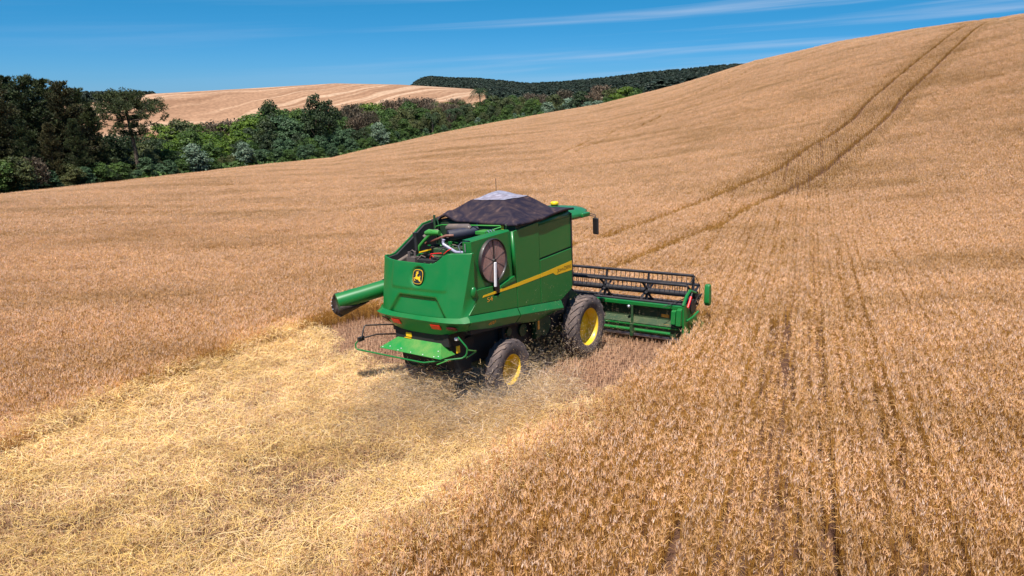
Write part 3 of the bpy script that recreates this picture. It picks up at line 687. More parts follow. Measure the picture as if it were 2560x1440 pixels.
# trees that stand out
put('silver', 476, 4, 352, 0.95, "round silver grey tree right of the umbrella pine trunk, at the crop edge")
put('silver', 601, 4, 347, 0.80, "palest silver leaved tree of the wood, standing at the crop edge")
put('silver', 945, 5, 300, 0.9, "grey green tree with layered crown below the leafless trees")
put('silver', 1195, 6, 290, 0.8, "small pale silver tree near the right end of the wood")
put('blue', 352, 4, 388, 1.0, "bluish shrubby tree under the umbrella pine, right of its trunk")
put('blue', 410, 3, 395, 1.0, "low bluish green tree between umbrella pine and round silver tree")
put('lime', 470, 22, 322, 1.3, "bright yellow green tree above the round silver tree")
put('lime', 520, 24, 330, 1.3, "widest bright yellow green tree between the two silver trees")
put('lime', 625, 34, 292, 1.2, "bright lime tree below the pale harvested hill")
put('dark', 790, 18, 224, 0.62, "tallest dark round topped tree middle of the wood")
put('dark', 822, 22, 240, 0.6, "dark tree leaning on the right side of the tallest one")
put('dark', 672, 40, 246, 0.75, "dark rounded tree at the left foot of the tallest tree's ridge")
put('green', 745, 8, 345, 0.6, "thin dull tree with a bare lower trunk at the crop edge")
put('green', 1022, 45, 248, 1.0, "round green tree sticking out among the leafless brown trees")
# light and dark tree tops showing over the crest at right
for (u, v, k, r) in ((1365, 250, 'silver', 250), (1385, 232, 'olive', 262), (1405, 262, 'dark', 240), (1420, 240, 'silver', 262), (1450, 222, 'dark', 262), (1470, 250, 'silver', 245), (1492, 246, 'silver', 255), (1515, 240, 'green', 258), (1545, 232, 'lime', 262), (1560, 212, 'lime', 275), (1585, 216, 'green', 275), (1530, 218, 'olive', 280), (1235, 236, 'olive', 246), (1258, 238, 'dark', 250), (1280, 234, 'green', 262), (1300, 240, 'olive', 258), (1325, 234, 'twig', 270), (1350, 268, 'blue', 228), (1340, 246, 'lime', 255), (1435, 262, 'blue', 235), (1355, 236, 'twig', 268), (1480, 232, 'twig', 270), (1500, 214, 'twig', 285), (1605, 214, 'dark', 280), (1410, 226, 'twig', 280)):
    nm, ds, ct = LBL[k]; lab = ds+" top over the wheat crest below the dark forest"
    put(k, u, 0, v, 1.1, lab, lab, r=r)

# tall pines of the left corner
PINES = [pine_crown("pine_crown_%d" % i, 700+i, LM['pinebrown' if i == 1 else 'pine'], H=18.0, R=4.4, base=0.10, tiers=24) for i in range(4)]
for i, (u, off, v, w, lab) in enumerate((
    (-70, 16, 228, 1.25, None), (-10, 8, 212, 1.2, "pine at the very left edge of the picture, its dead limbs showing"), (25, 20, 198, 1.15, "leftmost of the pine tops against the sky"),
    (70, 12, 196, 1.2, "bright green topped pine, highest of the left corner"), (120, 18, 202, 1.2, "dark pine right of the bright topped one"), (160, 9, 210, 1.15, "brownish pine in the middle of the left corner clump"),
    (196, 15, 226, 1.1, "pine on the right shoulder of the left corner clump"), (222, 10, 262, 0.95, "lower brown pine closing the left corner clump"),
    (50, 4, 300, 0.9, "short brown pine low in front of the left corner clump"), (115, 4, 310, 0.9, "short dark pine at the crop edge, left corner"), (180, 4, 300, 0.85, "short pine at the crop edge, right side of the left corner clump"), (-120, 10, 230, 1.2, None))):
    th = bearing(u); r = float(field_edge(th))+off; x, y = at_px(u, r); h = h_for(u, v, r, x, y); me, tr = PINES[i % 4]
    tree_at("pine_tree", me, tr, x, y, h/18*w, i*1.3, lab or "dark pine standing outside the left edge of the picture", "pines of the left corner" if lab is None else None, "pine tree", zs=h/18)
for (u, off, v, k) in ((15, 2, 385, 'olive'), (60, 2.5, 392, 'twig'), (100, 2, 420, 'blue'), (150, 2.2, 405, 'olive'), (190, 2, 412, 'blue'), (220, 3, 400, 'green'), (250, 2.5, 415, 'dark'), (285, 2, 400, 'green'), (-40, 3, 390, 'green'), (128, 3.2, 440, 'dark'), (35, 1.6, 430, 'blue')):
    put(k, u, off, v, 1.25, LBL[k][1]+" low at the foot of the left corner pines", LBL[k][1]+" shrubs at the foot of the left corner pines", cat="bush", name="bush")

# the umbrella pine (araucaria)
def umbrella_pine():
    u, v = 315, 232; off = 14; th = bearing(322); r = float(field_edge(th))+off; x, y = at_px(326, r); h = h_for(312, 226, r, x, y)
    rg = np.random.default_rng(44); o = bpy.data.objects.new("umbrella_pine", None); COL.objects.link(o); o.location = (x, y, tz(x, y)-0.2)
    tag(o, "tall umbrella pine with a flat tiered crown and bare dark trunk", "tree")
    base = np.array([0.6, 0, -0.8]); top = np.array([-0.75, 0, h*0.97])
    T = Pile(); pts = [base+(top-base)*f+np.array([0.12*math.sin(f*3), 0, 0]) for f in np.linspace(0, 1, 9)]
    V, Q = tube_np(pts, np.linspace(0.40, 0.14, 9), 9); T.add(V, Q, np.ones(3)); link("trunk", T.mesh("umbrella_pine_trunk", BARK), o)
    Lb = Pile(); Cr = Pile(); C = []
    for (f, L, nb) in ((0.60, 4.4, 6), (0.68, 5.0, 7), (0.75, 5.2, 8), (0.82, 5.2, 9), (0.885, 4.9, 10), (0.94, 4.0, 9), (0.985, 2.6, 7)):
        c0 = base+(top-base)*f
        for k in range(nb):
            a = k*6.283/nb+rg.uniform(-.25, .25)+f*9; l = L*rg.uniform(0.75, 1.1)
            if f < 0.78 and rg.random() < 0.42: l *= 0.45
            d = np.array([math.cos(a), math.sin(a), 0]); P4 = [c0+d*l*s+np.array([0, 0, l*(0.26*s**3-0.06*s)]) for s in (0, 0.3, 0.6, 0.85, 1.0)]
            V, Q = tube_np(P4, [0.09, 0.07, 0.05, 0.04, 0.02], 5); Lb.add(V, Q, np.ones(3))
            nt = 5 if f > 0.78 else 3
            for j in range(nt):
                s = rg.uniform(0.62, 1.04) if f < 0.88 else rg.uniform(0.35, 1.02)
                p = c0+d*l*s+np.array([0, 0, l*(0.26*s**3-0.06*s)])+rg.normal(0, 0.22, 3); C.append((p, rg.uniform(0.45, 0.78)))
    for p, br in C:
        m = 150; dd = rg.normal(0, 1, (m, 3)); dd /= np.linalg.norm(dd, axis=1, keepdims=True); c = p+dd*br*rg.uniform(0.3, 1, m)[:, None]*np.array([1, 1, 0.7]); l = rg.uniform(0.12, 0.24, m)[:, None]; w = rg.uniform(0.05, 0.09, m)
        V, Q = strips(c, c+dd*l*0.5, c+dd*l, np.stack([w, w, w*0.3]), rg); Cr.add(V, Q, np.repeat(rg.uniform(0.6, 1.5, m)[:, None]*np.ones(3), 6, 0))
    link("limb", Lb.mesh("umbrella_pine_limbs", BARK), o); link("crown", Cr.mesh("umbrella_pine_crown", LM['pine']), o)
umbrella_pine()
def palm(u, v, r, label, s=1.0):
    x, y = at_px(u, r); h = h_for(u, v, r, x, y)-1.6; rg = np.random.default_rng(int(u))
    o = bpy.data.objects.new("palm_tree", None); COL.objects.link(o); o.location = (x, y, tz(x, y)-0.2); tag(o, label, "palm tree")
    T = Pile(); V, Q = tube_np([(0, 0, -.5), (0.15, 0, h*0.5), (0, 0, h)], [0.26, 0.2, 0.16], 8); T.add(V, Q, np.ones(3)); link("trunk", T.mesh("palm_trunk", BARK), o)
    Cr = Pile()
    for k in range(24):
        a = k*2.4; el = rg.uniform(0.1, 1.25); L = rg.uniform(2.6, 3.6)*s; d = np.array([math.cos(a), math.sin(a), 0]); P5 = []
        for q in np.linspace(0, 1, 9): P5.append(np.array([0, 0, h])+d*L*q*math.cos(el*(1-q*0.3))+np.array([0, 0, L*(math.sin(el)*q-1.05*q*q*(0.6+0.4*math.cos(el)))]))
        P5 = np.array(P5); V, Q = tube_np(P5, np.linspace(0.05, 0.015, 9), 4); Cr.add(V, Q, np.ones(3)*0.9)
        sd = np.cross(d, [0, 0, 1.])
        for q in range(1, 9):
            for sg in (-1, 1):
                for rep in range(3):
                    p = P5[q-1]+(P5[q]-P5[q-1])*rep/3; e = p+sd*sg*rg.uniform(0.35, 0.6)*s+np.array([0, 0, -rg.uniform(0.25, 0.6)])+d*0.15
                    V, Q = strips(p[None], (p+e)[None]/2+[0, 0, 0.05], e[None], np.array([[0.05], [0.07], [0.02]]), rg); Cr.add(V, Q, np.ones(3)*rg.uniform(0.7, 1.3))
    link("crown", Cr.mesh("palm_crown", LM['palm']), o)
palm(1200, 214, 232, "tall palm rising above the wood in front of the pale hill", 1.3)
palm(1135, 262, 196, "lower palm with hanging fronds left of the tall palm", 1.15)
palm(1080, 272, 186, "dark palm half hidden among the leafless trees", 0.9)

# undergrowth that closes the foot of the wood
def undergrowth():
    rg = np.random.default_rng(8); n = 46000; u = rg.uniform(-160, 1360, n); P = Pile()
    th = np.interp(u, np.linspace(-200, 1400, 60), [bearing(a) for a in np.linspace(-200, 1400, 60)])
    r = field_edge(th)+1.2+rg.random(n)**1.4*26; x = CAM[0]+r*np.sin(th); y = CAM[1]+r*np.cos(th)
    hh = 0.4+2.3*fbm(x*0.22, y*0.22, 5)*np.clip((r-field_edge(th))/4, 0.15, 1); z = terrain_z(x, y)+hh*rg.random(n)
    nr = rg.normal(0, 0.6, (n, 3))+np.array([0, -0.3, 0.9]); nr /= np.linalg.norm(nr, axis=1, keepdims=True)
    V, Q = quads_at(np.stack([x, y, z], -1), nr, rg.uniform(0.25, 0.6, n), 1.5, rg); P.add(V, Q, np.repeat(rg.uniform(0.6, 1.3, n)[:, None]*np.ones(3), 4, 0))
    o = link("undergrowth", P.mesh("undergrowth", LM['green'])); tag(o, "dense green undergrowth closing the foot of the wood", "undergrowth", kind='stuff')
undergrowth()

# the plantation forest far off on the hills: one mass of conifers
def far_forest():
    rg = np.random.default_rng(17)
    tiles = []
    for i in range(5):
        me, B = crown_mesh("far_conifer_%d" % i, 'cone' if i % 2 else 'round', 900+i, LM['farpine'], H=13.0, R=2.6, base=0.15, nblob=11, nleaf=760, leaf=0.62, flat=1.0)
        tiles.append(bpy.data.objects.new("far_conifer_%d" % i, me))
    coll = collection("far_conifers", tiles)
    pts = []; scl = []
    #  column range, canopy height line (seen), nearest and farthest range
    CAN = [(1030,210),(1045,198),(1060,190),(1080,187),(1120,190),(1200,192),(1270,199),(1330,204),(1400,200),(1500,191),(1600,178),(1700,168),(1800,158),(1890,154),(2000,150)]
    us = [a for a, b in CAN]; vs = [b for a, b in CAN]
    n = 9000; u = rg.uniform(1030, 1960, n); r = 440+rg.random(n)**0.9*260
    near = u > 1235; r = np.where(near, 300+rg.random(n)*400, r)
    ths = np.array([bearing(a) for a in range(900, 2100, 10)]); th = np.interp(u, range(900, 2100, 10), ths)
    x = CAM[0]+r*np.sin(th); y = CAM[1]+r*np.cos(th); z = terrain_z(x, y)
    vt = np.interp(u, us, vs); es = np.array([elev(a, b) for a, b in zip(u, vt)])
    rise = np.clip((r-300)/300, 0.0, 1)                       # the forest climbs the hill behind
    zc = CAM[2]+r*(es-(1-rise)*np.where(near, 0.030, 0.018)) # canopy height
    h = rg.uniform(9, 14, n); zb = zc-h-rg.uniform(0, 1.2, n); r_ok = (r < 640)
    x, y, zb, h = x[r_ok], y[r_ok], zb[r_ok], h[r_ok]; n = len(x)
    # the wooded hill itself
    hm = []; T2 = np.linspace(bearing(1030), bearing(2050), 70); RR = np.arange(290, 660, 12)
    R_, TT = np.meshgrid(RR, T2, indexing='ij'); uu = np.interp(TT, ths, np.arange(900, 2100, 10)); e2 = np.array([elev(a, b) for a, b in zip(uu.ravel(), np.interp(uu.ravel(), us, vs))]).reshape(uu.shape)
    rs = np.clip((R_-300)/300, 0, 1); Z = CAM[2]+R_*(e2-(1-rs)*np.where(uu > 1235, 0.030, 0.018))-9.0
    Z = np.where((uu < 1235) & (R_ < 430), -70, Z); X = CAM[0]+R_*np.sin(TT); Y = CAM[1]+R_*np.cos(TT); a, b = R_.shape
    i, j = np.meshgrid(np.arange(a-1), np.arange(b-1), indexing='ij'); q = (i*b+j).ravel()
    o = link("wooded_hill", mesh_np("wooded_hill", np.stack([X, Y, Z], -1).reshape(-1, 3), np.stack([q, q+1, q+b+1, q+b], -1)[:, ::-1], FOREST_FLOOR, smooth=True)); tag(o, kind='structure')
    rot = np.stack([np.zeros(n), np.zeros(n), rg.uniform(0, 6.28, n)], -1); s = np.stack([rg.uniform(0.8, 1.25, n)]*2+[h/13.0], -1)
    gn_scatter("far_forest", np.stack([x, y, zb], -1), rot, s, rg.integers(0, 5, n), coll, "dark pine plantation covering the far hills to the skyline", "forest")
    # mixed wood in the valley between the crop and the hill forest
    n = 5200; u = rg.uniform(1225, 2000, n); r = 238+rg.random(n)*215; th = np.interp(u, range(900, 2100, 10), ths); x = CAM[0]+r*np.sin(th); y = CAM[1]+r*np.cos(th)
    k = (r > field_edge(th)+25) & ((u > 1625) | (r > 288)); x, y, u, r = x[k], y[k], u[k], r[k]; n = len(x); h = rg.uniform(7, 12, n)
    cap = CAM[2]+r*np.array([elev(a, b+16) for a, b in zip(u, np.interp(u, us, vs))])-terrain_z(x, y)-rg.uniform(0, 3, n); h = np.minimum(h, cap); k = h > 3; x, y, h = x[k], y[k], h[k]; n = len(x)
    gn_scatter("valley_wood", np.stack([x, y, terrain_z(x, y)-0.5], -1), np.stack([np.zeros(n), np.zeros(n), rg.uniform(0, 6.28, n)], -1), np.stack([rg.uniform(0.9, 1.3, n)]*2+[h/13.0], -1), rg.integers(0, 5, n), coll, "dark mixed wood in the valley below the plantation hills", "forest")
    # a smaller belt behind the left corner pines
    n = 500; u = rg.uniform(150, 395, n); r = rg.uniform(640, 760, n); th = np.array([bearing(a) for a in u]); x = CAM[0]+r*np.sin(th); y = CAM[1]+r*np.cos(th)
    z = CAM[2]+r*np.array([elev(a, 236) for a in u])-12
    gn_scatter("distant_wood", np.stack([x, y, z], -1), np.stack([np.zeros(n), np.zeros(n), rg.uniform(0, 6.28, n)], -1), np.stack([rg.uniform(0.9, 1.2, n)]*3, -1), rg.integers(0, 5, n), coll, "strip of distant dark wood on the skyline behind the umbrella pine", "forest")
far_forest()
# ------------------------------------------------------------------ the combine harvester
class G:
    def __init__(s): s.V = []; s.F = []; s.MI = []; s.mi = 0
    def add(s, V, F):
        o = len(s.V); s.V += [tuple(map(float, v)) for v in V]
        for f in F: s.F.append([i+o for i in f]); s.MI.append(s.mi)
        return s
    def box(s, lo, hi, M=None):
        x0, y0, z0 = lo; x1, y1, z1 = hi
        V = [(x0,y0,z0),(x1,y0,z0),(x1,y1,z0),(x0,y1,z0),(x0,y0,z1),(x1,y0,z1),(x1,y1,z1),(x0,y1,z1)]
        if M is not None: V = [tuple(M @ Vector(v)) for v in V]
        return s.add(V, [(0,3,2,1),(4,5,6,7),(0,1,5,4),(1,2,6,5),(2,3,7,6),(3,0,4,7)])
    def prism(s, poly, axis, a, b):
        n = len(poly)
        def P(p, t): return (t, p[0], p[1]) if axis == 0 else ((p[0], t, p[1]) if axis == 1 else (p[0], p[1], t))
        V = [P(p, a) for p in poly]+[P(p, b) for p in poly]
        return s.add(V, [list(range(n))[::-1], list(range(n, 2*n))]+[(i, (i+1) % n, n+(i+1) % n, n+i) for i in range(n)])
    def tube(s, pts, r, k=10, cap=True):
        pts = [Vector(p) for p in pts]; n = len(pts); R_ = r if isinstance(r, (list, tuple)) else [r]*n
        t0 = (pts[1]-pts[0]).normalized(); up = Vector((0, 0, 1)) if abs(t0.z) < .9 else Vector((1, 0, 0)); u = t0.cross(up).normalized(); V = []
        for i in range(n):
            t = (pts[min(i+1, n-1)]-pts[max(i-1, 0)]).normalized(); u = (u-t*u.dot(t)).normalized(); v = t.cross(u)
            for j in range(k):
                a = 2*math.pi*j/k; V.append(pts[i]+(u*math.cos(a)+v*math.sin(a))*R_[i])
        F = [(i*k+j, i*k+(j+1) % k, (i+1)*k+(j+1) % k, (i+1)*k+j) for i in range(n-1) for j in range(k)]
        if cap: F += [list(range(k))[::-1], [(n-1)*k+j for j in range(k)]]
        return s.add(V, F)
    def lathe(s, prof, c, axis=1, k=48, a0=0, a1=2*math.pi):
        """prof: (radius, height along axis)"""
        n = len(prof); full = abs(a1-a0-2*math.pi) < 1e-6; V = []
        kk = k if full else k+1
        for j in range(kk):
            a = a0+(a1-a0)*j/k; ca, sa = math.cos(a), math.sin(a)
            for r, h in prof:
                p = [0, 0, 0]; p[axis] = h; o = [i for i in range(3) if i != axis]; p[o[0]] = r*ca; p[o[1]] = r*sa
                V.append((c[0]+p[0], c[1]+p[1], c[2]+p[2]))
        F = []
        for j in range(k):
            j2 = (j+1) % kk
            for i in range(n-1): F.append((j*n+i, j2*n+i, j2*n+i+1, j*n+i+1))
        return s.add(V, F)
    def grid(s, P):
        a = len(P); b = len(P[0]); V = [p for row in P for p in row]
        return s.add(V, [(i*b+j, i*b+j+1, (i+1)*b+j+1, (i+1)*b+j) for i in range(a-1) for j in range(b-1)])
    def ball(s, c, r, k=8):
        return s.lathe([(max(1e-4, r*math.sin(math.pi*i/k)), -r*math.cos(math.pi*i/k)) for i in range(k+1)], c, 2, k*2)
    def build(s, name, mats, parent=None, bevel=0.0, ang=35, thick=0.0, seg=2):
        me = bpy.data.meshes.new(name); me.from_pydata(s.V, [], s.F); mats = mats if isinstance(mats, (list, tuple)) else [mats]
        for m in mats: me.materials.append(m)
        me.polygons.foreach_set('material_index', s.MI); me.polygons.foreach_set('use_smooth', [True]*len(me.polygons))
        bm = bmesh.new(); bm.from_mesh(me); bmesh.ops.remove_doubles(bm, verts=bm.verts, dist=1e-5); bmesh.ops.recalc_face_normals(bm, faces=bm.faces); bm.to_mesh(me); bm.free()
        me.set_sharp_from_angle(angle=RAD(ang)); me.update()
        o = link(name, me, parent)
        if thick:
            md = o.modifiers.new('thickness', 'SOLIDIFY'); md.thickness = thick; md.offset = -1
        if bevel:
            md = o.modifiers.new('edge', 'BEVEL'); md.width = bevel; md.segments = seg; md.limit_method = 'ANGLE'; md.angle_limit = RAD(32); md.harden_normals = True
        return o

def paint(name, base, rough=0.36, dust=0.25, coat=0.10, dustcol=(0.34, 0.24, 0.15)):
    m, nt, b = node_mat(name, base, rough, coat=coat); b.inputs['Coat Roughness'].default_value = 0.15
    tc = nn(nt, 'ShaderNodeTexCoord'); n1 = nn(nt, 'ShaderNodeTexNoise', i_Scale=2.3, i_Detail=6.0, i_Roughness=0.65); nt.links.new(tc.outputs['Object'], n1.inputs['Vector'])
    n2 = nn(nt, 'ShaderNodeTexNoise', i_Scale=42.0, i_Detail=3.0); nt.links.new(tc.outputs['Object'], n2.inputs['Vector'])
    geo = nn(nt, 'ShaderNodeNewGeometry'); sp = nn(nt, 'ShaderNodeSeparateXYZ'); nt.links.new(geo.outputs['Normal'], sp.inputs[0])
    mr = nn(nt, 'ShaderNodeMapRange'); mr.inputs['From Min'].default_value = -0.2; mr.inputs['From Max'].default_value = 1.0; mr.inputs['To Min'].default_value = 0.25; nt.links.new(sp.outputs[2], mr.inputs['Value'])
    r1 = nn(nt, 'ShaderNodeMapRange'); r1.inputs['From Min'].default_value = 0.38; r1.inputs['From Max'].default_value = 0.72; nt.links.new(n1.outputs['Fac'], r1.inputs['Value'])
    mu = nn(nt, 'ShaderNodeMath', operation='MULTIPLY'); nt.links.new(mr.outputs[0], mu.inputs[0]); nt.links.new(r1.outputs[0], mu.inputs[1])
    m2 = nn(nt, 'ShaderNodeMath', operation='MULTIPLY'); nt.links.new(mu.outputs[0], m2.inputs[0]); nt.links.new(n2.outputs['Fac'], m2.inputs[1])
    m3 = nn(nt, 'ShaderNodeMath', operation='MULTIPLY'); nt.links.new(m2.outputs[0], m3.inputs[0]); m3.inputs[1].default_value = dust*2.2; m3.use_clamp = True
    nt.links.new(mixc(nt, m3.outputs[0], base, dustcol), b.inputs['Base Color'])
    rr = nn(nt, 'ShaderNodeMapRange'); rr.inputs['To Min'].default_value = rough; rr.inputs['To Max'].default_value = min(1, rough+0.35); nt.links.new(m3.outputs[0], rr.inputs['Value']); nt.links.new(rr.outputs[0], b.inputs['Roughness'])
    return m
GREEN = paint("green_paint", (0.0030, 0.138, 0.024), dust=0.07)
GREEN2 = paint("light_green_paint", (0.022, 0.22, 0.026), 0.4)
DKGREEN = paint("dark_green_paint", (0.004, 0.050, 0.014), 0.5, 0.3)
YELLOW = paint("yellow_paint", (0.78, 0.50, 0.006), 0.4, 0.35)
DECALY = node_mat("yellow_film", (0.80, 0.46, 0.01), 0.4)[0]
ORANGE = node_mat("orange_film", (0.85, 0.36, 0.03), 0.5)[0]
BLACK = paint("black_paint", (0.008, 0.008, 0.010), 0.5, 0.15)
NAVY = paint("blue_black_reel_paint", (0.005, 0.006, 0.012), 0.62, 0.12, coat=0)
VOID = node_mat("oily_black_steel", (0.012, 0.011, 0.010), 0.75)[0]
LINER = paint("black_plastic_liner", (0.010, 0.011, 0.016), 0.6, 0.1)
RUBBER = paint("dusty_rubber", (0.060, 0.046, 0.046), 0.8, 0.7, coat=0, dustcol=(0.26, 0.18, 0.14))
STEELM = node_mat("galvanised_steel", (0.55, 0.55, 0.60), 0.35, metal=0.8)[0]
RUST2 = paint("brown_black_duct", (0.030, 0.016, 0.012), 0.6, 0.2, coat=0)
SILV = node_mat("aluminium_pipe", (0.36, 0.34, 0.42), 0.45, metal=0.25)[0]
RUST = paint("rusty_pipe", (0.16, 0.045, 0.030), 0.6, 0.3)
MUFF = paint("blue_black_muffler", (0.010, 0.013, 0.030), 0.5, 0.12)
TAUPE = paint("dusty_grey_brown_plastic", (0.085, 0.064, 0.06), 0.75, 0.4)
REDM = paint("red_paint", (0.72, 0.012, 0.012), 0.35, 0.05)
LAMPR = node_mat("dark_red_lens", (0.06, 0.002, 0.004), 0.25, coat=0.2)[0]
REFL = node_mat("red_reflector", (0.90, 0.012, 0.006), 0.4, coat=0.1)[0]
GLASS = node_mat("dark_cab_glass", (0.010, 0.014, 0.016), 0.05, coat=0.6)[0]
WHITE = node_mat("white_enamel", (0.72, 0.70, 0.72), 0.45)[0]
def screen_mat():
    m, nt, b = node_mat("dusty_mesh_screen", rough=0.7)
    tc = nn(nt, 'ShaderNodeTexCoord'); w = nn(nt, 'ShaderNodeTexNoise', i_Scale=6.0, i_Detail=5.0); nt.links.new(tc.outputs['Object'], w.inputs['Vector'])
    ck = nn(nt, 'ShaderNodeTexVoronoi', i_Scale=90.0); nt.links.new(tc.outputs['Object'], ck.inputs['Vector'])
    c = ramp(nt, w.outputs['Fac'], [(0.3, (0.22, 0.115, 0.095)), (0.7, (0.34, 0.19, 0.15))]); c = mixc(nt, 1.0, c, ramp(nt, ck.outputs['Distance'], [(0.1, (0.75, 0.75, 0.75)), (0.5, (1.1, 1.1, 1.1))]), 'MULTIPLY')
    nt.links.new(c, b.inputs['Base Color']); return m
SCREEN = screen_mat()
def tarp_mat():
    m, nt, b = node_mat("black_mesh_tarpaulin", rough=0.6, spec=0.22)
    tc = nn(nt, 'ShaderNodeTexCoord'); w = nn(nt, 'ShaderNodeTexNoise', i_Scale=2.2, i_Detail=4.0, i_Distortion=2.2); nt.links.new(tc.outputs['Object'], w.inputs['Vector'])
    nt.links.new(ramp(nt, w.outputs['Fac'], [(0.40, (0.016, 0.011, 0.020)), (0.60, (0.042, 0.026, 0.028)), (0.75, (0.10, 0.06, 0.05))]), b.inputs['Base Color'])
    bp = nn(nt, 'ShaderNodeBump', i_Strength=0.35, i_Distance=0.03); nt.links.new(w.outputs['Fac'], bp.inputs['Height']); nt.links.new(bp.outputs[0], b.inputs['Normal']); return m
TARP = tarp_mat()
PLAST, nt_, b_ = node_mat("clear_plastic_sheet", (0.50, 0.44, 0.50), 0.28, spec=0.8)
_n = nn(nt_, 'ShaderNodeTexNoise', i_Scale=7.0, i_Detail=4.0, i_Distortion=1.0); _t = nn(nt_, 'ShaderNodeTexCoord'); nt_.links.new(_t.outputs['Object'], _n.inputs['Vector'])
nt_.links.new(ramp(nt_, _n.outputs['Fac'], [(0.3, (0.20, 0.15, 0.16)), (0.7, (0.42, 0.37, 0.42))]), b_.inputs['Base Color'])

MACH = bpy.data.objects.new("combine_harvester", None); COL.objects.link(MACH)
MACH.matrix_world = Matrix(((0.56917364, -0.82123519, -0.04017628, 0), (0.82213051, 0.56772357, 0.04232463, 0), (-0.01194946, -0.05712021, 0.99829579, -0.02), (0, 0, 0, 1)))
tag(MACH, "green and yellow combine harvester cutting wheat, seen from behind with its engine cover open", "combine harvester")

zst = lambda x: 2.36-0.1234*(x+5.05)
zsb = lambda x: 2.25-0.137*(x+5.28)
zsk = lambda x: float(np.interp(x, [-5.17, -4.23, -3.42, -2.33, -1.53, -1.25], [2.02, 1.83, 1.75, 1.56, 1.58, 1.68]))
sst = lambda e0, e1, v: (lambda t: t*t*(3-2*t))(min(1, max(0, (v-e0)/(e1-e0))))
# ---- rear hood
def hood_top(y):
    return float(np.interp(y, [-1.32, -0.78, -0.70, -0.62, -0.46, -0.38, -0.28, 0.9, 1.32], [3.72, 3.71, 3.695, 3.65, 3.51, 3.475, 3.462, 3.475, 3.525]))
def hood_x(y, z):
    hw = 1.17+(z-2.3)*0.093; u = abs(y)/hw
    return -5.455+0.245*(z-2.24)+0.20*u**3.2
def hood_disp(y, z):
    # trapezoid tray in the lower half, raised pad above it and the dished logo seat
    a = abs(y); w = float(np.interp(z, [2.28, 2.70], [0.84, 0.55]))
    tray = sst(w+0.05, w-0.05, a)*sst(2.765, 2.665, z)
    pad = sst(0.86, 0.80, a+0.25*max(0, 3.0-z))*sst(2.84, 2.92, z)
    d = math.hypot(y, (z-3.16)*0.95); dish = sst(0.235, 0.17, d)
    return 0.075*tray-0.018*pad+0.045*dish
def rear_hood():
    g = G(); rows = []
    for i in range(61):
        v = i/60; row = []
        def top_for(y): return hood_top(y)
        # left side edge, chamfer, rear face, chamfer, right side edge
        us = np.linspace(1, -1, 81)
        for sgn in (1,):
            pass
        zl = 2.30+(3.52-2.30)*v
        for k, t in enumerate(np.linspace(0, 1, 6)[:-1]):
            e2 = (np.interp(zl, [2.3, 2.72, 3.5], [-5.12, -4.80, -4.82]), 1.30); hw = 1.17+(zl-2.3)*0.093; e1 = (hood_x(hw, zl), hw)
            row.append((e2[0]+(e1[0]-e2[0])*t, e2[1]+(e1[1]-e2[1])*t+0.0, zl))
        for u in us:
            y0 = u*1.2; z = 2.30+(hood_top(y0)-2.30)*v; hw = 1.17+(z-2.3)*0.093; y = u*hw
            row.append((hood_x(y, z)+hood_disp(y, z), y, z))
        zr = 2.30+(3.72-2.30)*v
        for t in np.linspace(0, 1, 6)[1:]:
            hw = 1.17+(zr-2.3)*0.093; e1 = (hood_x(hw, zr), -hw); e2 = (np.interp(zr, [2.3, 2.72, 2.95, 3.72], [-5.12, -4.72, -4.83, -4.83]), -1.30)
            row.append((e1[0]+(e2[0]-e1[0])*t, e1[1]+(e2[1]-e1[1])*t, zr))
        rows.append(row)
    g.grid(rows)
    h = g.build("rear_hood", GREEN, MACH, ang=40, thick=0.035)
    # dark seal under the top lip and handle bulge on the right edge
    g = G(); g.lathe([(0.001, -0.05), (0.06, -0.045), (0.085, -0.01), (0.085, 0.01)], (-4.87, -1.27, 2.84), 1, 20); g.V = [(x, y, 2.84+(z-2.84)*1.6) for x, y, z in g.V]; g.build("latch_handle", GREEN, h, ang=60)
    # logo badge
    O = Vector((-5.232, 0.0, 3.16)); ez = Vector((0.245, 0, 1)).normalized(); ey = Vector((0, 1, 0)); nx = Vector((-1, 0, 0.245)).normalized()
    def shield(sc):
        P_ = []
        for i in range(48):
            a = 2*math.pi*i/48; ca, sa = math.cos(a), math.sin(a); e = 3.4
            x = (abs(ca)**(2/e))*math.copysign(1, ca)*0.158; z = (abs(sa)**(2/e))*math.copysign(1, sa)*0.176
            x *= (1.0+0.03*(z/0.176)-0.05*(abs(z)/0.176)**2); P_.append((x*sc, z*sc))
        return P_
    g = G()
    def plate(sc, d0, d1, mi):
        g.mi = mi; pts = shield(sc); n = len(pts); V = [O+ey*p[0]+ez*p[1]+nx*d for d in (d0, d1) for p in pts]
        g.add(V, [list(range(n)), list(range(n, 2*n))]+[(i, (i+1) % n, n+(i+1) % n, n+i) for i in range(n)])
    plate(1.0, -0.02, 0.010, 0); plate(0.925, 0.010, 0.0125, 1); plate(0.865, 0.0125, 0.015, 0)
    deer = [(465,550),(520,515),(580,500),(560,470),(470,480),(470,465),(540,445),(480,415),(490,400),(550,430),(545,365),(565,370),(580,430),(610,440),(620,345),(640,350),(655,400),(640,450),(690,490),(640,535),(610,560),(590,600),(590,680),(640,710),(740,715),(790,740),(775,650),(800,640),(845,700),(835,750),(820,780),(835,850),(850,930),(905,1010),(910,1060),(870,1020),(760,960),(690,870),(560,865),(490,830),(400,785),(380,800),(430,870),(490,935),(460,955),(410,920),(340,780),(345,755),(460,745),(480,680),(500,620),(510,580),(470,575)]
    g.mi = 1; g.add([O+ey*(-(x-635)*0.000385)+ez*(-(y-0.09*(x-640)-705)*0.000375)+nx*0.0165 for x, y in deer], [list(range(len(deer)))])
    g.build("badge", [BLACK, DECALY], h, ang=20)
    return h
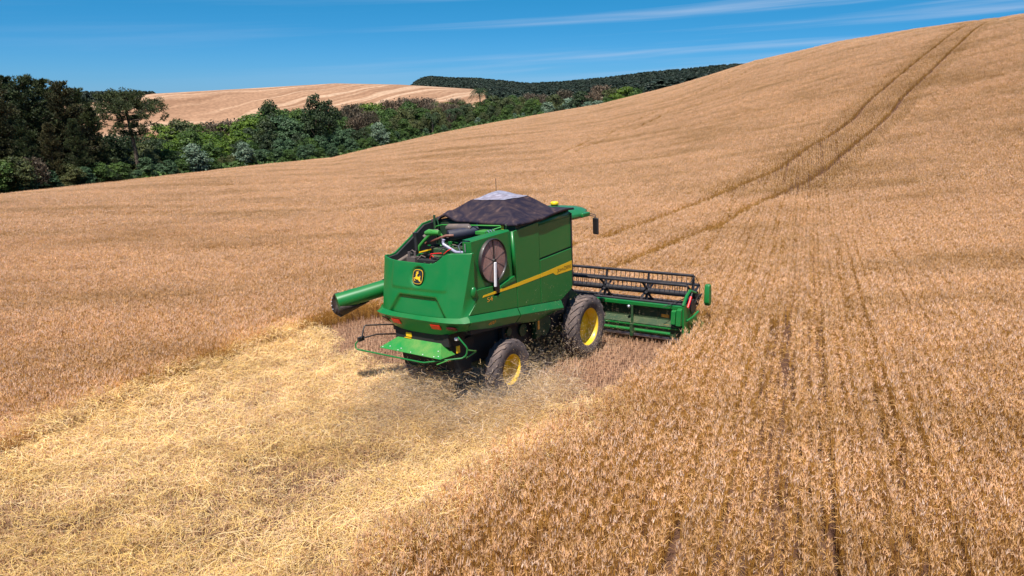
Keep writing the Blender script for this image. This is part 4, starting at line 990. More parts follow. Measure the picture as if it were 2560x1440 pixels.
rear_hood()
# ---- wrap-round bumper with the lights
def bumper():
    g = G(); rows = []
    for y in np.linspace(-1, 1, 41):
        a = abs(y); yy = y
        A_ = (hood_x(1.16*yy, 2.33)-0.012, 1.16*yy*1.0, 2.335)
        B_ = (-5.50+0.20*a**4, 1.33*yy, 2.245); C_ = (-5.27+0.16*a**3, 1.24*yy, 1.875+0.14*sst(0.48, 0.95, a)); D_ = (-5.08, 1.20*yy, 1.88+0.12*sst(0.5, .95, a))
        rows.append([A_, B_, C_, D_])
    A_ = [(-5.13, 1.30, 2.37), (-5.175, 1.375, 2.24), (-5.17, 1.25, 2.02), (-5.05, 1.20, 2.02)]
    rows = [[(x, -y, z) for x, y, z in A_]]+rows+[A_]
    g.grid(rows); bp = g.build("bumper", GREEN, MACH, bevel=0.012, ang=25, thick=0.02)
    for sg in (1, -1):
        g = G(); P_ = []
        def S(y, z, d): a = abs(y)/1.33; t = (2.245-z)/0.37; return (-5.50+0.2*a**4+0.225*t-d, y, z)
        g.add([S(sg*y, z, d) for d in (0.0, 0.022) for (y, z) in ((0.46, 2.165), (0.72, 2.165), (0.72, 2.05), (0.46, 2.05))], [(0,1,2,3),(4,5,6,7),(0,1,5,4),(1,2,6,5),(2,3,7,6),(3,0,4,7)])
        g.build("reflector", REFL, bp, bevel=0.006)
        g = G(); n = 20; V = []
        for d in (-0.01, 0.018, 0.030):
            q = 1.0 if d < 0.02 else 0.8
            for i in range(n):
                a = 2*math.pi*i/n; e = 3.0; cy = math.copysign(abs(math.cos(a))**(2/e), math.cos(a))*0.125*q; cz = math.copysign(abs(math.sin(a))**(2/e), math.sin(a))*0.052*q
                V.append(S(sg*(0.985+cy), 2.09+cz, d))
        g.add(V, [[r*n+i, r*n+(i+1) % n, (r+1)*n+(i+1) % n, (r+1)*n+i] for r in range(2) for i in range(n)]+[list(range(2*n, 3*n))]); g.build("tail_light", LAMPR, bp, ang=50)
bumper()
# ---- side panels, both sides
def text_mesh(name, s, size, mat, ext=0.0):
    cu = bpy.data.curves.new(name, 'FONT'); cu.body = s; cu.size = size; cu.fill_mode = 'BOTH'; cu.extrude = ext; cu.resolution_u = 3
    o = bpy.data.objects.new(name, cu); COL.objects.link(o); bpy.context.view_layer.update()
    me = bpy.data.meshes.new_from_object(o.evaluated_get(bpy.context.evaluated_depsgraph_get())); bpy.data.objects.remove(o); me.name = name
    me.materials.clear(); me.materials.append(mat)
    for p in me.polygons: p.material_index = 0
    return me
def place_text(name, me, sg, x0, x1, z0, z1, y, parent):
    co = np.empty(len(me.vertices)*3); me.vertices.foreach_get('co', co); co = co.reshape(-1, 3); lo = co.min(0); hi = co.max(0); t = (co-lo)/np.maximum(hi-lo, 1e-6)
    n = np.empty_like(co); n[:, 0] = (x0+(x1-x0)*t[:, 0]) if sg < 0 else (x1-(x1-x0)*t[:, 0]); n[:, 1] = sg*y+sg*0.002; n[:, 2] = z0+(z1-z0)*t[:, 1]
    m2 = me.copy(); m2.vertices.foreach_set('co', n.ravel()); m2.update(); return link(name, m2, parent)
for sg in (-1, 1):
    Y = 1.30
    def panel(name, poly, y0=1.26, y1=Y, mat=GREEN, parent=MACH, bev=0.010):
        g = G(); g.prism(poly, 1, sg*y0, sg*y1); return g.build(name, mat, parent, bevel=bev)
    dec = [(-4.60, 2.672), (-4.57, 2.712), (-3.245, 2.738)], [(-3.235, 2.738), (-2.225, 2.765), (-2.225, 2.672), (-3.235, 2.652)], [(-2.205, 2.765), (-0.655, 2.842), (-0.655, 2.590), (-1.48, 2.60), (-1.62, 2.680), (-2.205, 2.672)]
    dec = (dec[0]+[(-3.245, 2.652)], dec[1], dec[2])
    if sg < 0:
        rear = [(-5.105, 2.375), (-4.735, 2.70), (-4.79, 2.88), (-4.20, 2.855), (-4.16, 2.60), (-3.93, 2.60), (-3.90, 2.80), (-3.32, 2.93), (-3.265, 2.80), (-3.25, zst(-3.25)+.008)]
    else:
        rear = [(-5.105, 2.375), (-4.80, 2.72), (-4.82, 3.50), (-4.60, 3.53), (-4.05, 3.82), (-3.56, 4.10), (-3.25, 4.14), (-3.25, zst(-3.25)+.008)]
    p1 = panel("side_panel", rear)
    mid = [(-3.235, zst(-3.235)+.008), (-3.235, 2.90), (-3.30, 3.98), (-2.22, 4.06), (-2.225, zst(-2.225)+.008)]
    p2 = panel("side_panel", mid)
    frl = [(-2.205, zst(-2.205)+.008), (-2.205, 3.105), (-0.64, 3.175), (-0.635, 2.19), (-0.70, 2.09), (-1.22, 1.90)]
    p3 = panel("side_panel", frl)
    p4 = panel("upper_side_panel", [(-2.20, 3.15), (-2.20, 3.97), (-0.655, 4.02), (-0.65, 3.22)], 1.22, 1.285)
    g = G(); g.add([(-2.20, sg*1.285, 3.97), (-0.655, sg*1.285, 4.02), (-0.66, sg*1.20, 4.17), (-2.20, sg*1.20, 4.08)], [(0, 1, 2, 3)]); g.build("tank_edge_plate", GREEN, MACH, thick=0.02)
    g = G(); g.prism([(-2.21, 3.09), (-2.21, 3.17), (-0.64, 3.24), (-0.64, 3.16)], 1, sg*1.20, sg*1.262); g.build("panel_gap", VOID, MACH)
    for pn, d in zip((p1, p2, p3), dec):
        g = G(); g.prism(d, 1, sg*(Y-0.002), sg*(Y+0.003)); g.build("decal", DECALY, pn)
    place_text("lettering", text_mesh("lettering", "J", .1, BLACK), sg, -1.425, -1.365, 2.635, 2.745, Y+0.0035, p3) if sg < 0 else None
    if sg < 0:
        place_text("lettering", text_mesh("lettering", "OHN", .1, BLACK), sg, -1.350, -1.105, 2.655, 2.730, Y+0.0035, p3)
        place_text("lettering", text_mesh("lettering", "D", .1, BLACK), sg, -1.065, -0.985, 2.648, 2.755, Y+0.0035, p3)
        place_text("lettering", text_mesh("lettering", "EERE", .1, BLACK), sg, -0.965, -0.72, 2.665, 2.745, Y+0.0035, p3)
    else:
        place_text("lettering", text_mesh("lettering", "JOHN DEERE", .1, BLACK), sg, -1.42, -0.70, 2.65, 2.745, Y+0.0035, p3)
    place_text("model_mark", text_mesh("model_mark", "S4", .1, ORANGE), sg, -4.44, -4.23, 2.53, 2.635, Y+0.0015, p1)
    # lower strip and skirt: lit ledge over a tucked-in skirt, in two lengths
    for (xa, xb) in ((-5.155, -3.262), (-3.228, -1.25)):
        g = G(); rows = []
        for x in np.linspace(xa, xb, 14): rows.append([(x, sg*1.297, zst(x)), (x, sg*1.375, zsb(x)), (x, sg*1.36, zsb(x)-0.05), (x, sg*1.19, zsk(x)), (x, sg*1.10, zsk(x)+0.01)])
        g.grid(rows); sk = g.build("lower_skirt", GREEN, MACH, ang=25, thick=0.015, bevel=0.006)
        if xa < -5: 
            m4 = place_text("model_mark", text_mesh("model_mark", "400", .1, ORANGE), sg, -4.45, -4.22, 1.985, 2.075, 1.348, sk)
            for v in m4.data.vertices: v.co.y = sg*(1.36+(v.co.z-(zsb(v.co.x)-0.05))*0.17/max(0.05, zsb(v.co.x)-0.05-zsk(v.co.x))+0.004)
# rear chamfer of the grain tank panel on the right
g = G(); g.add([(-3.34, -1.23, 3.97), (-3.30, -1.295, 3.98), (-3.24, -1.295, 2.78), (-3.26, -1.23, 2.78)], [(0, 1, 2, 3)]); g.build("tank_corner_panel", GREEN, MACH, thick=0.015)
g = G(); g.box((-0.66, -1.27, 2.1), (-0.62, 1.27, 4.12)); g.box((-0.67, -1.308, 2.15), (-0.615, -1.28, 4.1)); g.build("tank_front_wall", BLACK, MACH, bevel=0.01)
# ---- radiator housing with rotary screen
def radiator():
    g = G(); g.prism([(-4.80, 2.80), (-4.83, 3.94), (-3.36, 3.985), (-3.30, 2.75)], 1, -1.235, -0.99)
    g.add([(-4.83, -1.235, 3.94), (-3.36, -1.235, 3.985), (-3.36, -1.19, 4.02), (-4.83, -1.19, 3.98), (-3.36, -0.99, 4.02), (-4.83, -0.99, 3.98)], [(0, 1, 2, 3), (3, 2, 4, 5)])
    h = g.build("radiator_housing", GREEN, MACH, bevel=0.012)
    cx, cz, R_ = -4.10, 3.42, 0.505; cy = -1.245
    g = G(); g.lathe([(R_-0.035, 0.0), (R_-0.035, -0.045), (R_-0.015, -0.062), (R_, -0.045), (R_, 0.02)], (cx, cy, cz), 1, 72); g.build("screen_ring", BLACK, h, ang=60)
    g = G(); g.lathe([(0.001, -0.040), (0.25, -0.036), (R_-0.03, -0.022)], (cx, cy, cz), 1, 72); s = g.build("radiator_screen", SCREEN, h, ang=60)
    g = G()
    for i in range(8):
        a = i*math.pi/4+0.35; c, sn = math.cos(a), math.sin(a); g.tube([(cx+c*0.05, cy-0.043, cz+sn*0.05), (cx+c*(R_-0.04), cy-0.029, cz+sn*(R_-0.04))], 0.004, 5)
    g.build("screen_spoke", TAUPE, s)
    g = G(); g.box((cx-0.014, cy-0.052, cz+0.03), (cx+0.014, cy-0.038, cz+R_-0.03)); g.lathe([(0.001, -0.085), (0.045, -0.085), (0.055, -0.03)], (cx, cy, cz), 1, 16)
    g.build("screen_hub", BLACK, s, ang=50)
    g = G(); M1 = Matrix.Translation((cx-0.02, cy-0.09, cz-0.30)) @ Matrix.Rotation(RAD(3), 4, 'Y')
    g.box((-0.045, -0.02, -0.29), (0.025, 0.02, 0.27), M1); g.build("suction_arm", WHITE, h, bevel=0.012)
    g = G(); g.prism([(cx-0.01, cz-0.02), (cx+0.03, cz-0.05), (cx+0.17, cz-0.62), (cx+0.18, 2.66), (cx+0.02, 2.64), (cx+0.0, cz-0.6)], 1, cy-0.06, cy-0.005); g.build("suction_duct", RUST2, h, bevel=0.02)
    # bright sill plate right of the duct
    g = G(); g.add([(-3.86, -1.20, 2.875), (-3.36, -1.20, 2.985), (-3.28, -1.312, 2.80), (-3.87, -1.312, 2.755), (-3.86, -1.20, 2.72)], [(0, 1, 2, 3), (0, 3, 4)]); g.build("sill_plate", GREEN, h, thick=0.012)
radiator()
# ---- body core, chassis, tank walls
g = G(); g.box((-5.05, -1.19, 1.95), (-0.70, 1.19, 2.90)); g.prism([(-5.0, 1.9), (-1.0, 1.5), (-0.7, 1.98), (-5.0, 2.1)], 1, -1.22, 1.22); g.build("body_core", VOID, MACH)
g = G(); g.prism([(-4.9, 1.95), (-4.75, 1.05), (-3.2, 0.85), (-1.0, 0.80), (0.1, 1.15), (0.2, 1.8), (-0.7, 2.1)], 1, -0.72, 0.72); g.box((-3.3, -0.86, 1.0), (-0.5, -0.72, 1.6)); g.box((-3.3, 0.72, 1.0), (-0.5, 0.86, 1.6)); g.build("chassis", VOID, MACH, bevel=0.03)
g = G()
for x, z, w in ((-2.5, 1.35, 0.16), (-1.5, 1.25, 0.3), (-3.1, 1.45, 0.1)): g.lathe([(0.001, -0.04), (w, -0.04), (w, 0.0), (0.001, 0.0)], (x, -0.88, z), 1, 24)
g.box((-2.05, -1.0, 1.0), (-1.85, -0.88, 1.7)); g.build("drive_pulley", DKGREEN, MACH)
g = G(); g.prism([(-2.15, 1.10), (-1.98, 1.08), (-1.86, 1.75), (-2.25, 1.78)], 1, -1.10, -1.00); g.box((-2.11, -1.106, 1.28), (-2.03, -1.10, 1.50)); g.build("side_support", DKGREEN, MACH, bevel=.01)
g = G(); g.box((-2.115, -1.112, 1.28), (-2.035, -1.106, 1.50)); g.build("warning_sticker", ORANGE, MACH)
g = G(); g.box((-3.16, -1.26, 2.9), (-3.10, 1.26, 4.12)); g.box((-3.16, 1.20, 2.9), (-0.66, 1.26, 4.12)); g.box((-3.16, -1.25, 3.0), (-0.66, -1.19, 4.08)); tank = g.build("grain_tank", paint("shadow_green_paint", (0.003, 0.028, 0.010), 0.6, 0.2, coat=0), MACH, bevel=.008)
g = G(); g.box((-3.176, -0.165, 3.99), (-3.162, -0.125, 4.10)); g.build("strap", node_mat("blue_strap", (0.02, 0.12, 0.35), 0.6)[0], tank)
g = G(); g.box((-3.170, -0.93, 3.96), (-3.162, -0.85, 4.08)); g.build("warning_sticker", DECALY, tank)
# black inner liner of the left wall
g = G(); g.prism([(-4.95, 3.0), (-4.95, 3.46), (-4.60, 3.49), (-4.05, 3.78), (-3.56, 4.06), (-3.17, 4.10), (-3.17, 3.0)], 1, 1.20, 1.255); g.build("liner", LINER, MACH)
g = G(); g.prism([(-4.9, 2.99), (-4.9, 3.30), (-4.2, 3.48), (-4.0, 3.3), (-4.0, 2.99)], 1, 1.08, 1.19); g.build("sound_mat", TAUPE, MACH, bevel=0.04)
# ---- tarpaulin over the grain tank
def tarp():
    n, m = 60, 60; x0, x1, y0, y1 = -3.20, -0.58, -1.34, 1.34; tx0, tx1, ty0, ty1 = -2.52, -1.42, -0.50, 0.50
    def rim(x, y):
        z = 4.165
        if x < -2.9: z += 0.12*math.exp(-((y-0.85)/0.22)**2)-0.02*math.exp(-((y+0.9)/0.5)**2)
        if y < -1.0: z += 0.10*sst(-2.3, -1.2, x)*1.0-0.02
        if y > 1.0: z += 0.05*math.sin(x*2.3)
        return z
    def zz(x, y):
        tx = min((x-x0)/(tx0-x0), (x1-x)/(x1-tx1)); ty = min((y-y0)/(ty0-y0), (y1-y)/(y1-ty1)); t = max(0, min(1, tx, ty))
        top = 4.60+0.12*sst(tx0, tx1, x)*sst(-0.45, 0.45, y); 
        r = rim(x, y); sag = -(0.035+0.06*sst(-1.5, -0.9, x))*math.sin(math.pi*t)
        wr = 0.010*math.sin(7*x+3*y)*math.sin(5*y-2*x)+0.012*mnoise.noise(Vector((x*2.2, y*2.2, 1.3)))
        z = r+(top-r)*t+sag+wr*(1 if t < 1 else .6)
        if t >= 1: z += 0.05*math.sin(math.pi*(x-tx0)/(tx1-tx0))*math.sin(math.pi*(y-ty0)/(ty1-ty0))
        return z
    xs = np.linspace(x0, x1, n); ys = np.linspace(y0, y1, m)
    rows = [[(x, y, zz(x, y)) for y in ys] for x in xs]
    g = G(); g.grid(rows)
    # hem
    loop = [(x, y0) for x in xs]+[(x1, y) for y in ys]+[(x, y1) for x in xs[::-1]]+[(x0, y) for y in ys[::-1]]
    g.grid([[(x, y, zz(x, y)) for x, y in loop], [(x+(x-(-1.9))*0.012, y*1.012, zz(x, y)-0.05) for x, y in loop]])
    o = g.build("tank_cover", TARP, MACH, ang=50, thick=0.008)
    g = G(); A1 = (-2.54, 0.42); B1 = (-2.50, -0.50); C1 = (-1.38, -0.50); D1 = (-1.45, 0.42); rows = []
    for i in range(20):
        s = i/19; rows.append([])
        for j in range(16):
            t = j/15; x = (A1[0]*(1-s)+D1[0]*s)*(1-t)+(B1[0]*(1-s)+C1[0]*s)*t; y = (A1[1]*(1-s)+D1[1]*s)*(1-t)+(B1[1]*(1-s)+C1[1]*s)*t; rows[-1].append((x, y, zz(x, y)+0.010))
    g.grid(rows); g.build("clear_patch", PLAST, o, ang=50)
    g = G(); g.tube([(-3.1, -1.26, 4.13), (-0.62, -1.26, 4.2)], 0.02, 8); g.tube([(-3.14, -1.26, 4.13), (-3.14, 1.26, 4.15)], 0.02, 8); g.build("cover_frame", BLACK, o)
tarp()
g = G(); g.tube([(-0.9, 0.9, 4.1), (-0.9, 0.9, 5.0)], 0.008, 5); g.build("antenna", BLACK, MACH)
# ---- engine bay
eng = G(); eng.box((-4.1, -0.25, 2.98), (-3.3, 0.75, 3.42)); eng.box((-4.0, -0.1, 3.42), (-3.45, 0.6, 3.58)); eng.box((-4.4, -0.6, 2.98), (-4.1, 0.2, 3.3)); eng = eng.build("engine_block", DKGREEN, MACH, bevel=0.03)
er = random.Random(3)
for i in range(99):
    g = G(); x, y = er.uniform(-4.7, -3.30), er.uniform(-0.85, 1.0); z = (3.50+er.uniform(0, .22)) if (x > -4.15 and -0.2 < y < 0.7) else er.uniform(3.2, 3.55)
    mt = er.choice([GREEN2, BLACK, DKGREEN, BLACK, GREEN, BLACK, VOID, DKGREEN, TAUPE, VOID])
    if er.random() < .5: g.box((x, y, z), (x+er.uniform(.03, .12), y+er.uniform(.03, .14), z+er.uniform(.02, .09)))
    else:
        p = [Vector((x, y, z))]
        for _ in range(3): p.append(p[-1]+Vector((er.uniform(-.12, .12), er.uniform(-.2, .2), er.uniform(-.1, .08))))
        g.tube(p, er.uniform(.008, .022), 7)
    g.build("engine_fitting", mt, eng, bevel=0.006)
g = G(); g.tube([(-3.80, 0.27, 3.86), (-3.795, 0.265, 3.862), (-3.16, -0.14, 3.915), (-3.155, -0.145, 3.915)], [0.05, 0.135, 0.135, 0.06], 24); mf = g.build("muffler", MUFF, MACH, ang=50, bevel=0.01)
g = G(); g.tube([(-3.78, 0.26, 3.80), (-3.98, 0.36, 3.78)], 0.065, 14); g.build("inlet", BLACK, mf)
g = G(); g.tube([(-3.80, 0.10, 3.88), (-3.93, 0.22, 3.885), (-3.95, 0.5, 3.79), (-3.93, 0.75, 3.71), (-3.90, 0.90, 3.66)], 0.034, 12); g.build("exhaust_pipe", RUST, MACH, ang=60)
g = G(); g.tube([(-4.0, 0.585, 4.00), (-4.0, 0.60, 3.965), (-4.0, 0.635, 3.92), (-4.02, 0.83, 3.76), (-4.06, 0.96, 3.62), (-4.06, 1.0, 3.50)], 0.040, 12); g.build("coolant_pipe", GREEN2, MACH, ang=60)
g = G(); g.tube([(-4.0, 0.80, 3.93), (-3.98, 0.70, 3.95), (-3.95, 0.40, 3.95)], [0.05, 0.085, 0.06], 16); g.tube([(-3.9, 0.45, 3.95), (-3.8, 0.3, 3.7)], 0.03, 8); g.build("coolant_tank", GREEN2, MACH, ang=60)
g = G(); g.tube([(-4.28, 0.0, 3.86), (-4.28, 0.02, 3.80), (-4.30, 0.0, 3.75), (-4.30, -0.33, 3.60), (-4.32, -0.40, 3.59), (-4.32, -0.75, 3.60)], 0.036, 14); g.build("intake_pipe", SILV, MACH, ang=60)
g = G(); g.tube([(-3.34, 0.66, 3.96), (-3.34, 0.6, 3.98), (-3.36, -0.02, 4.01), (-3.36, -0.1, 3.99)], [0.07, 0.10, 0.10, 0.05], 18); g.build("air_filter", TAUPE, MACH, ang=60)
g = G(); g.tube([(-3.9, 0.95, 3.80), (-3.75, 0.85, 3.92), (-3.6, 0.75, 3.92)], 0.06, 12); g.build("air_hose", TAUPE, MACH, ang=60)
g = G(); g.tube([(-4.10, 1.04, 3.90), (-4.12, 1.02, 3.52)], 0.045, 14); g.tube([(-4.10, 1.05, 3.86), (-4.10, 1.05, 3.95)], 0.06, 14); g.build("hydraulic_filter", BLACK, MACH, ang=50)
g = G(); g.box((-4.70, 0.56, 3.28), (-4.52, 0.72, 3.47)); g.box((-4.66, 0.74, 3.25), (-4.54, 0.86, 3.44)); g.tube([(-4.62, 0.80, 3.44), (-4.62, 0.80, 3.58)], 0.035, 12); g.tube([(-4.60, 0.63, 3.47), (-4.60, 0.63, 3.60)], 0.03, 12); g.tube([(-4.6, 0.63, 3.57), (-4.6, 0.71, 3.62), (-4.6, 0.80, 3.56)], 0.014, 8); g.tube([(-4.6, 0.56, 3.4), (-4.55, 0.48, 3.5), (-4.5, 0.4, 3.45)], 0.014, 8); g.build("fuel_pump", TAUPE, MACH, bevel=0.01)
g = G(); g.box((-4.66, 0.0, 3.05), (-4.40, 0.5, 3.42)); g.build("battery_box", VOID, MACH, bevel=0.01)
g = G(); g.prism([(0.54, 3.555), (0.54, 3.585), (0.26, 3.655), (0.26, 3.625)], 0, -4.56, -4.44); g.build("warning_plate", DECALY, MACH)
g = G(); g.tube([(-4.5, 0.24, 3.535), (-4.5, 0.1, 3.56), (-4.5, -0.10, 3.58)], 0.013, 8); g.tube([(-4.45, -0.12, 3.55), (-4.45, -0.25, 3.64), (-4.4, -0.32, 3.68)], 0.011, 8); g.build("red_hose", REDM, MACH, ang=60)
g = G(); g.tube([(-4.5+0.0, 0.2+0.06*math.cos(a), 3.44+0.06*math.sin(a)) for a in np.linspace(0, 6.28, 14)], 0.009, 6); g.build("red_hose", REDM, MACH, ang=60)
g = G(); g.tube([(-3.30, 1.10, 3.93), (-3.30, 1.04, 4.0), (-3.30, 0.85, 4.04), (-3.30, -0.93, 4.09), (-3.36, -0.99, 4.07), (-3.52, -0.86, 4.02)], 0.016, 8); g.build("hand_rail", GREEN2, MACH, ang=60)
g = G(); g.tube([(-3.30, 1.10, 3.9), (-3.30, 1.10, 4.28)], 0.030, 8); g.tube([(-3.28, 1.04, 4.2), (-3.27, 0.98, 3.98)], 0.02, 6); g.tube([(-3.30, -1.08, 3.98), (-3.30, -1.1, 4.10), (-3.28, -1.06, 4.12)], 0.012, 6); g.build("rail_post", DKGREEN, MACH)
g = G(); g.box((-3.60, -0.75, 3.90), (-3.22, -0.40, 3.98)); g.box((-3.75, -0.9, 3.86), (-3.3, -0.78, 3.96)); g.build("cooler_bracket", GREEN2, MACH, bevel=0.01)
g = G()
for k in range(3): g.tube([(-3.75+0.1*k, -0.95, 3.98), (-3.7+.1*k, -0.85, 4.03), (-3.6+.08*k, -0.7, 3.96)], 0.010, 6)
g.tube([(-4.82, -0.97, 3.93), (-4.86, -0.90, 3.85), (-4.84, -0.95, 3.70)], 0.008, 6); g.tube([(-4.85, -1.08, 3.90), (-4.85, -1.08, 3.72)], 0.012, 6); g.build("hose", STEELM, MACH)
# ---- unloading auger folded along the left side
g = G(); e0 = Vector((-5.52, 2.42, 2.39)); e1 = Vector((-3.95, 1.42, 2.73)); d = (e1-e0).normalized()
g.tube([e0, e0+d*0.50], 0.205, 28); g.tube([e0+d*0.50, e0+d*1.22], 0.198, 28); g.tube([e0+d*1.30, e1], 0.190, 28); ag = g.build("unloading_auger", GREEN, MACH, ang=40)
g = G(); g.tube([e0+d*1.21, e0+d*1.31], 0.215, 28); g.tube([e1-d*.1, e1+Vector((0.25, -0.05, 0.0)), e1+Vector((0.35, -0.4, -0.02))], 0.2, 20); g.build("auger_collar", BLACK, ag, ang=50)
u_ = d.cross(Vector((0, 0, 1))).normalized(); w_ = u_.cross(d)
def ap(a, r, l): return e0+d*l+(u_*math.cos(a)+w_*math.sin(a))*r
BOOT = paint("black_rubber_boot", (0.016, 0.010, 0.011), 0.6, 0.25, coat=0)
L_ = -1 if (u_.dot(Vector((0.0, -1.0, 0)))) > 0 else 1      # side of the tube that faces away from the machine's right flank
def q3(u, w, l): return e0+u_*(u*L_)+w_*w+d*l
g = G(); arc = [math.pi*(0.62+0.88*i/14) for i in range(15)]   # from the top round the outer side to the underside
ring = [q3(-0.211*math.cos(a)*-1, 0.211*math.sin(a), 0.0) for a in arc]
ring = [q3(0.211*abs(math.cos(a)) if a < math.pi*1.5 else 0, 0.211*math.sin(a), 0.0) for a in arc]
lip = []
for i in range(15):
    t = i/14; lip.append(q3(0.20+0.08*math.sin(math.pi*min(1, t*1.4))-0.18*max(0, t-.55)/.45, 0.15-0.42*min(1, t/0.62)-0.10*max(0, t-.62)/.38, -0.02-0.12*math.sin(math.pi*t)))
back = [q3(0.211*abs(math.cos(a)), 0.211*math.sin(a), 0.10+0.35*(i/14)) for i, a in enumerate(arc)]
g.grid([back, ring, lip])
keel0 = q3(0.0, -0.38, -0.02)
for sd in (1, -1):
    side = [q3(sd*0.208*math.cos(0.35*(1-t)+1.45*t), -0.208*math.sin(0.35*(1-t)+1.45*t)-0.0, 0.0+0.72*t) for t in np.linspace(0, 1, 8)]
    keel = [q3(0.0, -0.38+0.165*t, -0.02+0.78*t) for t in np.linspace(0, 1, 8)]
    g.grid([side, [a_.lerp(b_, 0.5)+u_*(sd*L_*0.05*(1-i/7)) for i, (a_, b_) in enumerate(zip(side, keel))], keel])
g.grid([[lip[9], lip[11], lip[14]], [lip[9].lerp(keel0, .5), lip[11].lerp(keel0, .5), keel0], [lip[9], keel0, keel0]])
g.build("spout_boot", BOOT, ag, ang=30, thick=0.01)
for i in (2, 4, 6, 8):
    g = G(); g.ball(lip[i].lerp(ring[i], .25)-d*0.02, 0.012, 5); g.build("rivet", WHITE, ag)
g = G(); g.lathe([(0.001, 0.0), (0.19, 0.0)], (0, 0, 0), 2, 24); M_ = Matrix.Translation(e0+d*0.004) @ d.to_track_quat('Z', 'Y').to_matrix().to_4x4(); g.V = [tuple(M_ @ Vector(v)) for v in g.V]; g.build("end_cap", DKGREEN, ag)
# ---- straw spreader hood and guard rail
g = G(); T1, T2, B2, B1 = (-5.26, 0.72, 1.69), (-5.26, -0.58, 1.70), (-5.62, -0.84, 1.46), (-5.62, 1.00, 1.48)
g.add([T1, T2, B2, B1, (-5.12, -0.86, 1.44), (-5.12, 1.02, 1.46)], [(0, 1, 2, 3), (1, 4, 2), (0, 3, 5)]); dfl = g.build("spreader_deflector", paint("scuffed_green_paint", (0.005, 0.19, 0.030), 0.45, 0.22, dustcol=(0.42, 0.36, 0.10)), MACH, thick=0.012, bevel=0.004)
for i, (s, t) in enumerate(((0.04, .93), (0.13, .80), (0.33, .80), (0.31, .95), (0.52, .93), (0.72, .93), (0.90, .93), (0.96, .55), (0.97, .86))):
    p = (Vector(T1).lerp(Vector(T2), s)).lerp(Vector(B1).lerp(Vector(B2), s), t); g = G(); g.ball(p+Vector((-0.006, 0, 0.008)), 0.013, 5); g.build("bolt", WHITE, dfl)
g = G(); g.box((-5.27, -0.80, 1.62), (-4.7, 0.80, 1.92)); g.prism([(-5.20, 1.62), (-5.05, 0.95), (-4.5, 0.85), (-4.3, 1.7)], 1, -0.78, 0.78); ch = g.build("straw_chopper", VOID, MACH, bevel=0.02)
for yy in (-0.42, 0.42):
    g = G(); g.lathe([(0.001, 0), (0.22, 0), (0.22, 0.03), (0.001, 0.03)], (-4.95, yy, 0.98), 2, 24); g.build("spinner_disc", DKGREEN, ch)
g = G(); g.box((-5.285, 0.28, 1.73), (-5.271, 0.45, 1.83)); g.box((-5.29, 0.3, 1.692), (-5.272, 0.5, 1.706)); g.box((-5.10, -0.90, 1.46), (-5.0, -0.87, 1.62)); g.build("warning_sticker", DECALY, ch)
g = G(); g.box((-5.24, -1.02, 1.80), (-5.16, -0.94, 1.87)); g.build("work_lamp", WHITE, MACH, bevel=0.015)
g = G(); g.tube([(-5.62, 1.68, 1.56), (-5.69, 1.72, 1.48), (-5.70, 1.71, 1.38), (-5.70, 1.66, 1.355), (-5.70, -0.32, 1.345), (-5.69, -0.42, 1.345), (-5.28, -1.17, 1.44), (-5.22, -1.22, 1.48), (-5.20, -1.25, 1.54), (-5.20, -1.27, 1.66), (-5.22, -1.24, 1.72), (-5.24, -1.06, 1.90)], 0.019, 10); gr = g.build("guard_rail", GREEN, MACH, ang=60)
g = G(); g.tube([(-5.20, -1.25, 1.62), (-4.92, -1.28, 1.52), (-4.90, -1.27, 1.50), (-5.18, -1.2, 1.42)], 0.015, 8); g.tube([(-5.7, -0.8, 1.36), (-5.45, -0.9, 1.395)], 0.015, 6); g.build("rail_end_loop", GREEN2, gr, ang=60)
g = G(); g.tube([(-5.62, 1.62, 1.58), (-5.58, 1.60, 1.64), (-5.49, 1.60, 1.86), (-5.44, 1.60, 1.89), (-4.70, 1.46, 1.75), (-4.60, 1.40, 1.70)], 0.019, 8); g.tube([(-5.64, 1.66, 1.56), (-5.5, 1.6, 1.60), (-5.15, 1.55, 1.60), (-4.4, 1.2, 1.47)], 0.019, 8); g.box((-5.68, 1.60, 1.54), (-5.50, 1.66, 1.64)); g.box((-4.68, 1.38, 1.62), (-4.58, 1.44, 1.78)); g.build("rail_bracket", BLACK, gr, ang=50)
